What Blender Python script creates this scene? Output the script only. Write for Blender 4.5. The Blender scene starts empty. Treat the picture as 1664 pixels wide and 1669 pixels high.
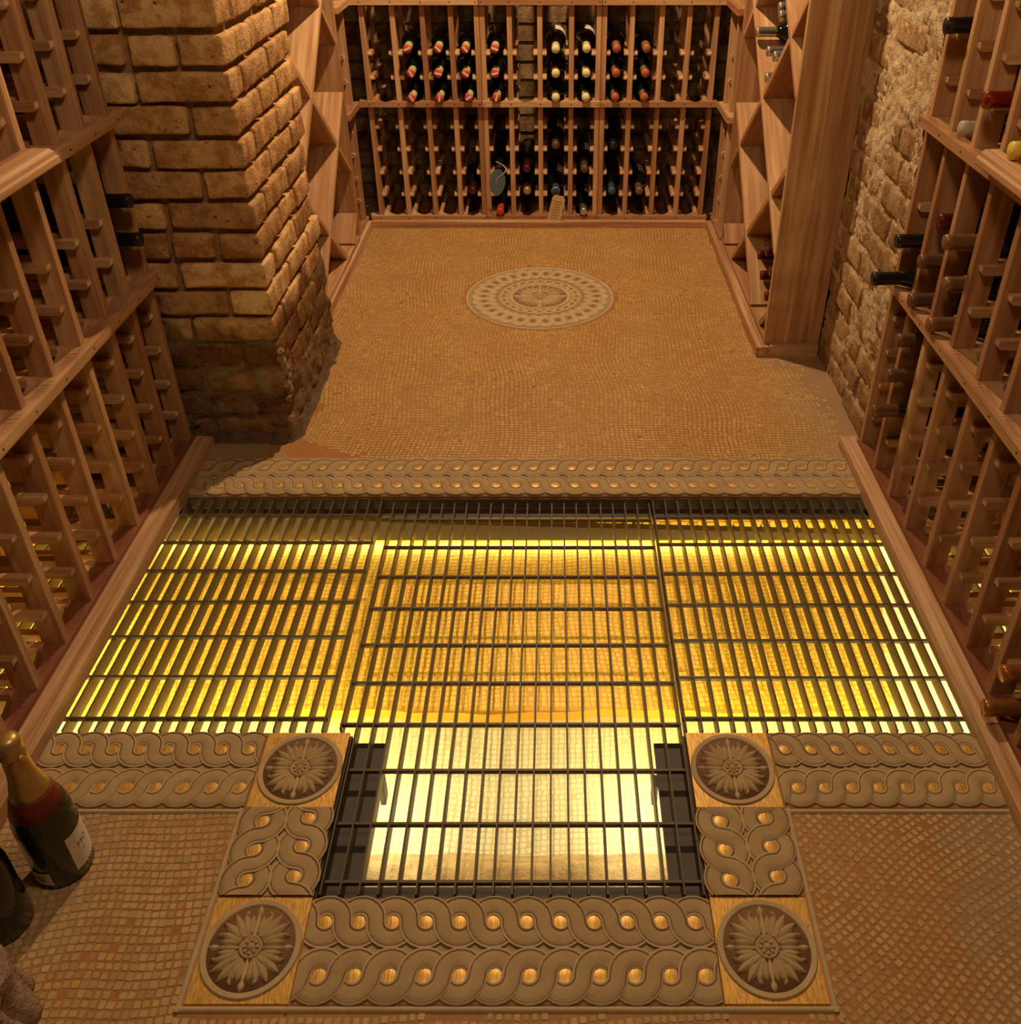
import bpy, bmesh, math, random
import numpy as np
from mathutils import Vector, Matrix, noise

random.seed(7)
rng = np.random.default_rng(7)
PI = math.pi
S = bpy.context.scene
COL = S.collection

# ------------------------------------------------------------------ camera
cam_d = bpy.data.cameras.new('camera')
cam = bpy.data.objects.new('camera', cam_d)
COL.objects.link(cam)
cam.location = (0, 0, 1.39)
cam.rotation_euler = (PI/2 - 0.5704, 0, 0)
cam_d.sensor_fit = 'HORIZONTAL'
cam_d.sensor_width = 36
cam_d.lens = 1502.4/1664*36
cam_d.shift_x = -(903.6-832)/1664
cam_d.shift_y = (701.5-834.5)/1664
cam_d.clip_start = 0.02
S.camera = cam

# ------------------------------------------------------------------ world, view, lights
w = bpy.data.worlds.new('world'); S.world = w
w.use_nodes = True
bg = w.node_tree.nodes['Background']
bg.inputs[0].default_value = (1.0, 0.62, 0.33, 1)
bg.inputs[1].default_value = 0.045
S.view_settings.view_transform = 'Standard'
S.view_settings.look = 'None'
S.view_settings.exposure = 0.0
S.view_settings.gamma = 1.0
S.view_settings.use_curve_mapping = False
S.cycles.use_denoising = True
S.cycles.max_bounces = 8
S.cycles.diffuse_bounces = 5
S.cycles.glossy_bounces = 4
S.cycles.sample_clamp_indirect = 6

WARM = (1.0, 0.69, 0.39)
def point_lamp(name, loc, power, radius, color=WARM):
    d = bpy.data.lights.new(name, 'POINT'); d.energy = power; d.color = color; d.shadow_soft_size = radius
    o = bpy.data.objects.new(name, d); o.location = loc; COL.objects.link(o); return o
def spot_lamp(name, loc, target, power, angle, blend, radius, color=WARM):
    d = bpy.data.lights.new(name, 'SPOT'); d.energy = power; d.color = color; d.shadow_soft_size = radius
    d.spot_size = angle; d.spot_blend = blend
    o = bpy.data.objects.new(name, d); o.location = loc
    o.rotation_euler = (Vector(target)-Vector(loc)).to_track_quat('-Z', 'Y').to_euler()
    COL.objects.link(o); return o
def strip_lamp(name, loc, rot, sx, sy, power, color):
    d = bpy.data.lights.new(name, 'AREA'); d.shape = 'RECTANGLE'; d.size = sx; d.size_y = sy
    d.energy = power; d.color = color
    o = bpy.data.objects.new(name, d); o.location = loc; o.rotation_euler = rot; COL.objects.link(o); return o
# two recessed ceiling downlights: one over the back aisle, one over the front
spot_lamp('aisle_downlight', (-0.06, 3.12, 2.28), (0.0, 2.85, 0), 150, math.radians(150), 0.5, 0.025)
spot_lamp('front_downlight', (-0.02, 0.75, 2.40), (-0.05, 1.0, 0), 48, math.radians(150), 0.6, 0.16)
# strip lamps tucked under the floor edges around the light pit
LED = (1.0, 0.87, 0.30)
PALE = (1.0, 0.95, 0.70)
PZ = -0.215      # trench floor of the pit
SZ = -0.190     # top of the raised gold slab in it
strip_lamp('pit_back_lamp', (-0.10, 1.905, -0.1745), (math.radians(-35), 0, 0), 2.2, 0.010, 3.2, LED)
for x_, l_ in ((-0.82, 0.84), (0.66, 0.80)):
    strip_lamp('pit_trench_lamp', (x_, 1.085, -0.190), (math.radians(70), 0, 0), l_, 0.012, 0.6*l_, PALE)
    strip_lamp('pit_front_lamp', (x_, 1.10, -0.066), (math.radians(70), 0, 0), l_, 0.012, 6.6*l_, LED)
for x_, s_ in ((-0.352, -1), (0.216, 1)):
    strip_lamp('pit_leg_lamp', (x_, 1.075, -0.070), (0, math.radians(64*s_), 0), 0.014, 0.13, 0.62, PALE)
strip_lamp('pit_side_lamp', (1.06, 1.45, -0.09), (0, math.radians(66), 0), 0.014, 0.7, 2.6, PALE)
strip_lamp('pit_side_lamp', (-1.23, 1.45, -0.09), (0, math.radians(-66), 0), 0.014, 0.7, 4.6, LED)

# ------------------------------------------------------------------ materials
def new_mat(name):
    m = bpy.data.materials.new(name); m.use_nodes = True
    nt = m.node_tree; b = nt.nodes['Principled BSDF']
    return m, nt, b
def nd(nt, t, **kw):
    n = nt.nodes.new(t)
    for k, v in kw.items(): setattr(n, k, v)
    return n
def ramp(nt, fac, stops):
    r = nd(nt, 'ShaderNodeValToRGB')
    el = r.color_ramp.elements
    while len(el) < len(stops): el.new(0.5)
    for e, (p, c) in zip(el, stops):
        e.position = p; e.color = (c[0], c[1], c[2], 1)
    nt.links.new(fac, r.inputs[0]); return r.outputs[0]
def mixc(nt, fac, a, b, mode='MIX'):
    n = nd(nt, 'ShaderNodeMix', data_type='RGBA', blend_type=mode)
    for i, v in ((0, fac), (6, a), (7, b)):
        if isinstance(v, (int, float)): n.inputs[i].default_value = v
        elif isinstance(v, tuple): n.inputs[i].default_value = (v[0], v[1], v[2], 1)
        else: nt.links.new(v, n.inputs[i])
    return n.outputs[2]
def noise_n(nt, vec, scale, detail=3, rough=0.55, dist=0.0):
    n = nd(nt, 'ShaderNodeTexNoise')
    n.inputs['Scale'].default_value = scale; n.inputs['Detail'].default_value = detail
    n.inputs['Roughness'].default_value = rough; n.inputs['Distortion'].default_value = dist
    nt.links.new(vec, n.inputs['Vector']); return n.outputs['Fac']
def bump(nt, b, h, strength, dist=0.002):
    n = nd(nt, 'ShaderNodeBump'); n.inputs['Strength'].default_value = strength; n.inputs['Distance'].default_value = dist
    nt.links.new(h, n.inputs['Height']); nt.links.new(n.outputs[0], b.inputs['Normal'])
def plain(name, col, rough=0.5, metal=0.0, spec=0.5, coat=0.0):
    m, nt, b = new_mat(name)
    b.inputs['Base Color'].default_value = (*col, 1); b.inputs['Roughness'].default_value = rough
    b.inputs['Metallic'].default_value = metal; b.inputs['Specular IOR Level'].default_value = spec
    b.inputs['Coat Weight'].default_value = coat
    tc = nd(nt, 'ShaderNodeTexCoord')
    f = noise_n(nt, tc.outputs['Object'], 60, 3)
    c = mixc(nt, f, tuple(x*0.86 for x in col), tuple(min(1, x*1.12) for x in col))
    nt.links.new(c, b.inputs['Base Color'])
    return m

def wood(name, axis, light, dark):
    m, nt, b = new_mat(name)
    tc = nd(nt, 'ShaderNodeTexCoord'); oi = nd(nt, 'ShaderNodeObjectInfo')
    off = nd(nt, 'ShaderNodeVectorMath', operation='MULTIPLY_ADD')
    comb = nd(nt, 'ShaderNodeCombineXYZ')
    for i in range(3): nt.links.new(oi.outputs['Random'], comb.inputs[i])
    nt.links.new(comb.outputs[0], off.inputs[0]); off.inputs[1].default_value = (17, 31, 23)
    nt.links.new(tc.outputs['Object'], off.inputs[2])
    mp = nd(nt, 'ShaderNodeMapping')
    sc = [60, 60, 60]; sc[axis] = 2.2
    mp.inputs['Scale'].default_value = sc
    nt.links.new(off.outputs[0], mp.inputs[0])
    g = noise_n(nt, mp.outputs[0], 1.0, 4, 0.6, 0.6)
    mp2 = nd(nt, 'ShaderNodeMapping')
    sc2 = [16, 16, 16]; sc2[axis] = 1.0
    mp2.inputs['Scale'].default_value = sc2
    nt.links.new(off.outputs[0], mp2.inputs[0])
    g2 = noise_n(nt, mp2.outputs[0], 1.0, 3, 0.5, 1.5)
    base = mixc(nt, oi.outputs['Random'], light, dark)
    c1 = mixc(nt, ramp(nt, g, [(0.35, (0, 0, 0)), (0.65, (1, 1, 1))]), mixc(nt, 1.0, base, (0.66, 0.58, 0.52), 'MULTIPLY'), base)
    c2 = mixc(nt, ramp(nt, g2, [(0.4, (0, 0, 0)), (0.62, (1, 1, 1))]), mixc(nt, 1.0, c1, (0.80, 0.70, 0.62), 'MULTIPLY'), c1)
    nt.links.new(c2, b.inputs['Base Color'])
    b.inputs['Roughness'].default_value = 0.55
    b.inputs['Specular IOR Level'].default_value = 0.3
    bump(nt, b, g, 0.25, 0.0008)
    return m
WL, WD = (0.72, 0.475, 0.265), (0.48, 0.262, 0.135)
WOOD = [wood('redwood_grain_%s' % 'xyz'[i], i, WL, WD) for i in range(3)]
WOODL = [wood('pale_cedar_grain_%s' % 'xyz'[i], i, (0.74, 0.51, 0.31), (0.64, 0.42, 0.25)) for i in range(3)]
WOODSHADE = [wood('painted_shade_redwood_grain_%s' % 'xyz'[i], i, (0.36, 0.16, 0.09), (0.30, 0.12, 0.075)) for i in range(3)]  # redwood for the base rails, darker and redder with their shade painted in

def brick_mat(name, c0, c1, c2, stain=True):
    m, nt, b = new_mat(name)
    tc = nd(nt, 'ShaderNodeTexCoord'); oi = nd(nt, 'ShaderNodeObjectInfo'); ge = nd(nt, 'ShaderNodeNewGeometry')
    base = ramp(nt, oi.outputs['Random'], [(0.0, c0), (0.5, c1), (1.0, c2)])
    n1 = noise_n(nt, ge.outputs['Position'], 22, 5, 0.65)
    n2 = noise_n(nt, ge.outputs['Position'], 160, 3, 0.6)
    n3 = noise_n(nt, ge.outputs['Position'], 55, 4, 0.7)
    c = mixc(nt, ramp(nt, n1, [(0.40, (0, 0, 0)), (0.58, (1, 1, 1))]), mixc(nt, 1.0, base, (0.60, 0.48, 0.36), 'MULTIPLY'), base)
    c = mixc(nt, ramp(nt, n3, [(0.30, (1, 1, 1)), (0.37, (0, 0, 0))]), c, (0.05, 0.035, 0.02))
    c = mixc(nt, ramp(nt, n2, [(0.60, (0, 0, 0)), (0.72, (0.5, 0.5, 0.5))]), c, (0.62, 0.48, 0.30))
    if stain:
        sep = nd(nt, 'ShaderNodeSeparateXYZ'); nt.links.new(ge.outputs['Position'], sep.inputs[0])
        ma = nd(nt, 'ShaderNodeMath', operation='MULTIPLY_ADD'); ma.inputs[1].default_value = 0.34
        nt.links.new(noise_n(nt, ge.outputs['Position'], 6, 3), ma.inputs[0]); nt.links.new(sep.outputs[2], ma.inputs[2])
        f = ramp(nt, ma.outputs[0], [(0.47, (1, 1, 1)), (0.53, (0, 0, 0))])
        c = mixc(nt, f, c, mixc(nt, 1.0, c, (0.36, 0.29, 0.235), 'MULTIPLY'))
    nt.links.new(c, b.inputs['Base Color'])
    b.inputs['Roughness'].default_value = 0.92; b.inputs['Specular IOR Level'].default_value = 0.15
    hh = nd(nt, 'ShaderNodeMath', operation='ADD'); nt.links.new(n2, hh.inputs[0]); nt.links.new(n3, hh.inputs[1])
    bump(nt, b, hh.outputs[0], 0.9, 0.004)
    return m
M_BRICK = brick_mat('yellow_common_brick', (0.46, 0.265, 0.12), (0.68, 0.425, 0.195), (0.80, 0.56, 0.29))
M_BRICKR = brick_mat('worn_tan_brick', (0.34, 0.22, 0.115), (0.44, 0.29, 0.15), (0.52, 0.36, 0.19), False)
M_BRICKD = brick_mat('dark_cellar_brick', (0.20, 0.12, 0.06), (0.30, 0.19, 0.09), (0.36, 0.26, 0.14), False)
def rough_mat(name, ca, cb, s=30, bs=1.0):
    m, nt, b = new_mat(name)
    ge = nd(nt, 'ShaderNodeNewGeometry')
    n1 = noise_n(nt, ge.outputs['Position'], s, 6, 0.7); n2 = noise_n(nt, ge.outputs['Position'], s*6, 3, 0.6)
    nt.links.new(mixc(nt, ramp(nt, n1, [(0.35, (0, 0, 0)), (0.65, (1, 1, 1))]), ca, cb), b.inputs['Base Color'])
    b.inputs['Roughness'].default_value = 0.95; b.inputs['Specular IOR Level'].default_value = 0.1
    hh = nd(nt, 'ShaderNodeMath', operation='ADD'); nt.links.new(n1, hh.inputs[0]); nt.links.new(n2, hh.inputs[1])
    bump(nt, b, hh.outputs[0], bs, 0.005)
    return m
M_MORTAR = rough_mat('brown_lime_mortar', (0.22, 0.14, 0.07), (0.36, 0.25, 0.135))
M_SMEAR = rough_mat('pale_crumbling_mortar', (0.46, 0.33, 0.18), (0.76, 0.60, 0.40), 40)
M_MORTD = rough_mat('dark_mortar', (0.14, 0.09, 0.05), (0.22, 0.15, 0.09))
M_STONE = rough_mat('pinkish_grey_stone', (0.26, 0.17, 0.12), (0.42, 0.29, 0.21), 25)
M_ROCK = rough_mat('gold_flecked_stone', (0.42, 0.29, 0.13), (0.70, 0.50, 0.20), 18)
M_CEIL = plain('ceiling_plaster', (0.45, 0.33, 0.22), 0.9)

def floor_mat():
    m, nt, b = new_mat('ochre_floor_ground')
    ge = nd(nt, 'ShaderNodeNewGeometry')
    n1 = noise_n(nt, ge.outputs['Position'], 3.5, 4, 0.6); n2 = noise_n(nt, ge.outputs['Position'], 90, 3)
    c = mixc(nt, ramp(nt, n1, [(0.35, (0, 0, 0)), (0.65, (1, 1, 1))]), (0.36, 0.148, 0.032), (0.44, 0.195, 0.040))
    c = mixc(nt, ramp(nt, n2, [(0.3, (0, 0, 0)), (0.7, (1, 1, 1))]), mixc(nt, 1.0, c, (0.85, 0.82, 0.8), 'MULTIPLY'), c)
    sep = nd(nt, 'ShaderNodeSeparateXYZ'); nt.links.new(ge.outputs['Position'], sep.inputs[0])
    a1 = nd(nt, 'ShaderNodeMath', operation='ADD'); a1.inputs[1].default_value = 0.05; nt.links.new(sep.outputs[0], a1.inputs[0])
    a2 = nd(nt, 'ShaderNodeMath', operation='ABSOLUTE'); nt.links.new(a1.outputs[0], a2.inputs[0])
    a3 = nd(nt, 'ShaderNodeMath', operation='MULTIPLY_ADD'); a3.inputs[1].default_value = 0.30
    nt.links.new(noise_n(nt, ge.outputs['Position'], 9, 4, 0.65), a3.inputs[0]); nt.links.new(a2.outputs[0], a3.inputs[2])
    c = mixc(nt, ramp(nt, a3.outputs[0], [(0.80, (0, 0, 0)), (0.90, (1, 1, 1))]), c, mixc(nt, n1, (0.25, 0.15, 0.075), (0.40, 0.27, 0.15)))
    nt.links.new(c, b.inputs['Base Color']); b.inputs['Roughness'].default_value = 0.6
    bump(nt, b, n2, 0.2, 0.001)
    return m
M_GROUND = floor_mat()
def tess_mat(name, stops, rough, metal, spec=0.4, patch=None):
    m, nt, b = new_mat(name)
    ge = nd(nt, 'ShaderNodeNewGeometry')
    c = ramp(nt, ge.outputs['Random Per Island'], stops)
    if patch:
        n1 = noise_n(nt, ge.outputs['Position'], patch[0], 4, 0.6)
        c = mixc(nt, ramp(nt, n1, [(0.40, (0, 0, 0)), (0.62, (1, 1, 1))]), c, mixc(nt, 1.0, c, patch[1], 'MULTIPLY'))
    nt.links.new(c, b.inputs['Base Color'])
    b.inputs['Roughness'].default_value = rough; b.inputs['Metallic'].default_value = metal
    b.inputs['Specular IOR Level'].default_value = spec
    bump(nt, b, noise_n(nt, ge.outputs['Position'], 220, 2), 0.25, 0.001)
    return m
M_TESS = tess_mat('tan_tesserae', [(0, (0.44, 0.285, 0.110)), (0.6, (0.52, 0.34, 0.125)), (0.93, (0.56, 0.36, 0.12)), (1, (0.64, 0.41, 0.12))], 0.5, 0.0, 0.4, (7, (0.86, 0.84, 0.86)))
M_TESSF = tess_mat('dull_tan_tesserae', [(0, (0.40, 0.275, 0.130)), (0.6, (0.50, 0.35, 0.165)), (0.97, (0.54, 0.38, 0.17)), (1, (0.60, 0.36, 0.10))], 0.6, 0.0, 0.3, (7, (0.86, 0.84, 0.86)))
M_TESS1 = None
def tess_single():
    m, nt, b = new_mat('tan_tessera_single')
    oi = nd(nt, 'ShaderNodeObjectInfo')
    nt.links.new(ramp(nt, oi.outputs['Random'], [(0, (0.40, 0.275, 0.130)), (0.9, (0.52, 0.36, 0.165)), (1, (0.60, 0.36, 0.10))]), b.inputs['Base Color'])
    b.inputs['Roughness'].default_value = 0.5
    return m
M_TESS1 = tess_single()
M_GOLDT = tess_mat('gold_leaf_tesserae', [(0, (0.84, 0.55, 0.06)), (1, (0.93, 0.66, 0.09))], 0.5, 0.1, 0.5)
M_LITGOLDT = tess_mat('painted_lit_gilt_tesserae', [(0, (0.86, 0.78, 0.40)), (1, (0.92, 0.86, 0.48))], 0.5, 0.0, 0.4)  # trench copy of the gold tiles, stronger lamp light painted in as paleness
def gold_ground():
    m, nt, b = new_mat('gold_leaf_slab')
    ge = nd(nt, 'ShaderNodeNewGeometry')
    n1 = noise_n(nt, ge.outputs['Position'], 9, 4); n2 = noise_n(nt, ge.outputs['Position'], 70, 4, 0.7)
    nt.links.new(mixc(nt, n1, (0.70, 0.35, 0.03), (0.78, 0.43, 0.04)), b.inputs['Base Color'])
    b.inputs['Roughness'].default_value = 0.5; b.inputs['Metallic'].default_value = 0.1
    bump(nt, b, n2, 0.3, 0.002)
    return m
M_GOLDG = gold_ground()
M_LITGOLDG = rough_mat('painted_lit_gilt_ground', (0.74, 0.60, 0.30), (0.80, 0.68, 0.36), 14, 0.15)  # ground of the lit trench, its brightness painted into a paler gold
def gold_leaf():
    m, nt, b = new_mat('brushed_gold_leaf')
    ge = nd(nt, 'ShaderNodeNewGeometry')
    mp = nd(nt, 'ShaderNodeMapping'); mp.inputs['Scale'].default_value = (420, 60, 60); mp.inputs['Rotation'].default_value = (0, 0, 0.2)
    nt.links.new(ge.outputs['Position'], mp.inputs[0])
    n1 = noise_n(nt, mp.outputs[0], 1, 3); n2 = noise_n(nt, ge.outputs['Position'], 40, 5, 0.7)
    c = mixc(nt, ramp(nt, n1, [(0.35, (0, 0, 0)), (0.65, (1, 1, 1))]), (0.55, 0.29, 0.055), (0.86, 0.54, 0.15))
    c = mixc(nt, ramp(nt, n2, [(0.30, (1, 1, 1)), (0.38, (0, 0, 0))]), c, (0.42, 0.18, 0.05))
    nt.links.new(c, b.inputs['Base Color'])
    b.inputs['Roughness'].default_value = 0.42; b.inputs['Metallic'].default_value = 0.45
    bump(nt, b, n1, 0.3, 0.001)
    return m
M_LEAF = gold_leaf()
M_RELIEF = rough_mat('tan_relief_tile', (0.37, 0.262, 0.140), (0.46, 0.335, 0.185), 14, 0.15)
M_BEAD = rough_mat('pale_relief_bead', (0.46, 0.34, 0.195), (0.54, 0.41, 0.245), 14, 0.15)
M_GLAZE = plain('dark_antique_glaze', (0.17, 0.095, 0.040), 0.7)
M_MEDLINE = plain('faded_umber_line', (0.30, 0.19, 0.085), 0.7)
M_BROWN = plain('red_brown_relief_ground', (0.34, 0.145, 0.048), 0.65)
M_ROSEG = plain('umber_rosette_ground', (0.20, 0.105, 0.042), 0.65)
M_STEEL = plain('dark_bronze_steel', (0.095, 0.065, 0.038), 0.5, 0.3)
M_FRAME = plain('dark_painted_steel', (0.060, 0.042, 0.034), 0.55, 0.2)
M_SCREW = plain('dark_screw_hole', (0.035, 0.02, 0.012), 0.8)
def glass(name, col, rough=0.06):
    m = plain(name, col, rough, 0, 0.45, 0.15); return m
G_DARK = glass('dark_wine_glass', (0.006, 0.007, 0.005))
G_GREEN = glass('deep_green_glass', (0.012, 0.022, 0.008), 0.1)
CAPS = {
 'black': plain('black_foil', (0.012, 0.010, 0.010), 0.35),
 'red': plain('red_foil', (0.20, 0.014, 0.010), 0.25, 0.2, 0.5, 0.4),
 'scarlet': plain('scarlet_wax', (0.62, 0.07, 0.025), 0.45),
 'maroon': plain('maroon_foil', (0.10, 0.014, 0.012), 0.3, 0.3),
 'bronze': plain('bronze_foil', (0.26, 0.135, 0.07), 0.4, 0.4),
 'copper': plain('copper_foil', (0.45, 0.19, 0.06), 0.3, 0.6),
 'brown': plain('brown_foil', (0.17, 0.085, 0.045), 0.35, 0.3),
 'rust': plain('rust_red_foil', (0.42, 0.12, 0.045), 0.5),
 'cream': plain('cream_yellow_foil', (0.80, 0.72, 0.36), 0.45),
 'lime': plain('pale_green_foil', (0.66, 0.70, 0.30), 0.45),
 'silver': plain('silver_foil', (0.62, 0.58, 0.50), 0.25, 0.8),
 'gold': plain('gold_foil', (0.52, 0.34, 0.11), 0.38, 0.6),
 'blue': plain('blue_foil', (0.06, 0.11, 0.20), 0.35, 0.2),
 'yellow': plain('yellow_foil', (0.75, 0.56, 0.08), 0.4),
 'clear': plain('pale_cork_end', (0.45, 0.40, 0.33), 0.2),
}
M_WHITE = plain('white_paper', (0.78, 0.70, 0.60), 0.7)
M_CREAM = plain('cream_card', (0.86, 0.74, 0.50), 0.8)
M_BLUEC = plain('blue_grey_card', (0.15, 0.28, 0.46), 0.6)
M_RIBBON = plain('pale_ribbon', (0.50, 0.58, 0.66), 0.4)
M_INK = plain('grey_ink', (0.16, 0.15, 0.15), 0.8)
M_REDM = plain('red_print', (0.55, 0.05, 0.03), 0.6)
M_DKGRN = plain('dark_green_print', (0.06, 0.16, 0.04), 0.5)
M_COLLAR = plain('dark_red_collar', (0.17, 0.020, 0.012), 0.45)
M_GREYP = plain('grey_print', (0.42, 0.37, 0.32), 0.7)

# ------------------------------------------------------------------ builders
def mesh_from(name, verts, faces, mat, smooth=False):
    me = bpy.data.meshes.new(name)
    me.from_pydata([tuple(v) for v in verts], [], faces)
    for m in (mat if isinstance(mat, (list, tuple)) else [mat]): me.materials.append(m)
    if smooth: me.polygons.foreach_set('use_smooth', [True]*len(me.polygons))
    me.update(); return me
def put(name, me, parent=None, loc=(0, 0, 0), rot=(0, 0, 0), scale=None):
    o = bpy.data.objects.new(name, me); COL.objects.link(o)
    o.location = loc; o.rotation_euler = rot
    if scale: o.scale = scale
    if parent: o.parent = parent
    return o
def empty(name, loc=(0, 0, 0), rot=(0, 0, 0)):
    o = bpy.data.objects.new(name, None); COL.objects.link(o); o.location = loc; o.rotation_euler = rot
    o.empty_display_size = 0.05; return o
def tag(o, label, cat, group=None):
    o['label'] = label; o['category'] = cat
    if group: o['group'] = group
    return o
def struct(o, label=None):
    o['kind'] = 'structure'
    if label: o['label'] = label
    return o
CACHE = {}
def box_me(dx, dy, dz, mat, bev=0.0012):
    k = ('b', round(dx, 4), round(dy, 4), round(dz, 4), mat.name, bev)
    if k in CACHE: return CACHE[k]
    hx, hy, hz = dx/2, dy/2, dz/2
    b = min(bev, hx*.45, hy*.45, hz*.45)
    vs, idx = [], {}
    for sx in (-1, 1):
        for sy in (-1, 1):
            for sz in (-1, 1):
                for a in range(3):
                    p = [sx*(hx-b), sy*(hy-b), sz*(hz-b)]
                    p[a] = (sx*hx, sy*hy, sz*hz)[a]
                    idx[(sx, sy, sz, a)] = len(vs); vs.append(p)
    fs = []
    for a in range(3):
        u, v = [i for i in range(3) if i != a]
        for s in (-1, 1):
            q = []
            for (su, sv) in ((-1, -1), (1, -1), (1, 1), (-1, 1)):
                t = [0, 0, 0]; t[a] = s; t[u] = su; t[v] = sv; q.append(idx[(*t, a)])
            fs.append(q)
        for su in (-1, 1):
            for sv in (-1, 1):
                t0 = [0, 0, 0]; t0[u] = su; t0[v] = sv; t1 = t0[:]; t0[a] = -1; t1[a] = 1
                fs.append([idx[(*t0, u)], idx[(*t1, u)], idx[(*t1, v)], idx[(*t0, v)]])
    for sx in (-1, 1):
        for sy in (-1, 1):
            for sz in (-1, 1): fs.append([idx[(sx, sy, sz, a)] for a in range(3)])
    me = mesh_from('box', vs, fs, mat)
    bm = bmesh.new(); bm.from_mesh(me); bmesh.ops.recalc_face_normals(bm, faces=bm.faces); bm.to_mesh(me); bm.free()
    CACHE[k] = me; return me
def boxp(name, x0, x1, y0, y1, z0, z1, mat, parent=None, bev=0.0012):
    return put(name, box_me(x1-x0, y1-y0, z1-z0, mat, bev), parent, ((x0+x1)/2, (y0+y1)/2, (z0+z1)/2))
def fixn(me):
    bm = bmesh.new(); bm.from_mesh(me); bmesh.ops.recalc_face_normals(bm, faces=bm.faces); bm.to_mesh(me); bm.free(); return me
def extrude_poly(name, poly, axis, a0, a1, mat):
    """poly: list of 2-D points on the two other axes (in order), extruded along axis."""
    n = len(poly); vs = []
    for a in (a0, a1):
        for p in poly:
            v = list(p); v.insert(axis, a); vs.append(v)
    fs = [[i, (i+1) % n, n+(i+1) % n, n+i] for i in range(n)] + [list(range(n)), list(range(n, 2*n))]
    return fixn(mesh_from(name, vs, fs, mat))
def lathe_me(name, prof, mat, seg=20, smooth=True, axis='z', caps=True):
    """prof: (r, h); several materials when mat is a list and prof entries carry an index."""
    vs, fs, mi = [], [], []
    for p in prof:
        for k in range(seg):
            a = 2*PI*k/seg; r, h = p[0], p[1]
            vs.append((r*math.cos(a), r*math.sin(a), h) if axis == 'z' else (r*math.cos(a), h, r*math.sin(a)))
    for i in range(len(prof)-1):
        for k in range(seg):
            fs.append([i*seg+k, i*seg+(k+1) % seg, (i+1)*seg+(k+1) % seg, (i+1)*seg+k])
    for i, e in ((0, prof[0]), (len(prof)-1, prof[-1])):
        if caps and e[0] > 1e-5: fs.append([i*seg+k for k in range(seg)])
    me = mesh_from(name, vs, fs, mat, smooth)
    return fixn(me)
def join_meshes(name, parts, mat):
    """parts: list of (verts, faces)"""
    V, F = [], []
    for vs, fs in parts:
        o = len(V); V += [tuple(v) for v in vs]; F += [[i+o for i in f] for f in fs]
    return V, F

# ------------------------------------------------------------------ the room
XL, XR, YB, ZC = -1.27, 1.11, 4.14, 2.55
GX0, GX1 = -0.378, 0.242       # the leg of the T shaped opening
floor = struct(empty('floor'), 'ochre mosaic floor with tan relief borders around the pit')
def slab(name, x0, x1, y0, y1, z0=-0.045, z1=0.0, mat=None):
    return boxp(name, x0, x1, y0, y1, z0, z1, mat or M_GROUND, floor, 0.002)
slab('floor_slab', XL-.05, XR+.05, 1.862, YB+.05)
slab('floor_slab', XL-.05, GX0, -0.45, 1.131)
slab('floor_slab', GX1, XR+.05, -0.45, 1.131)
slab('floor_slab', GX0, GX1, -0.45, 0.815)

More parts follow.
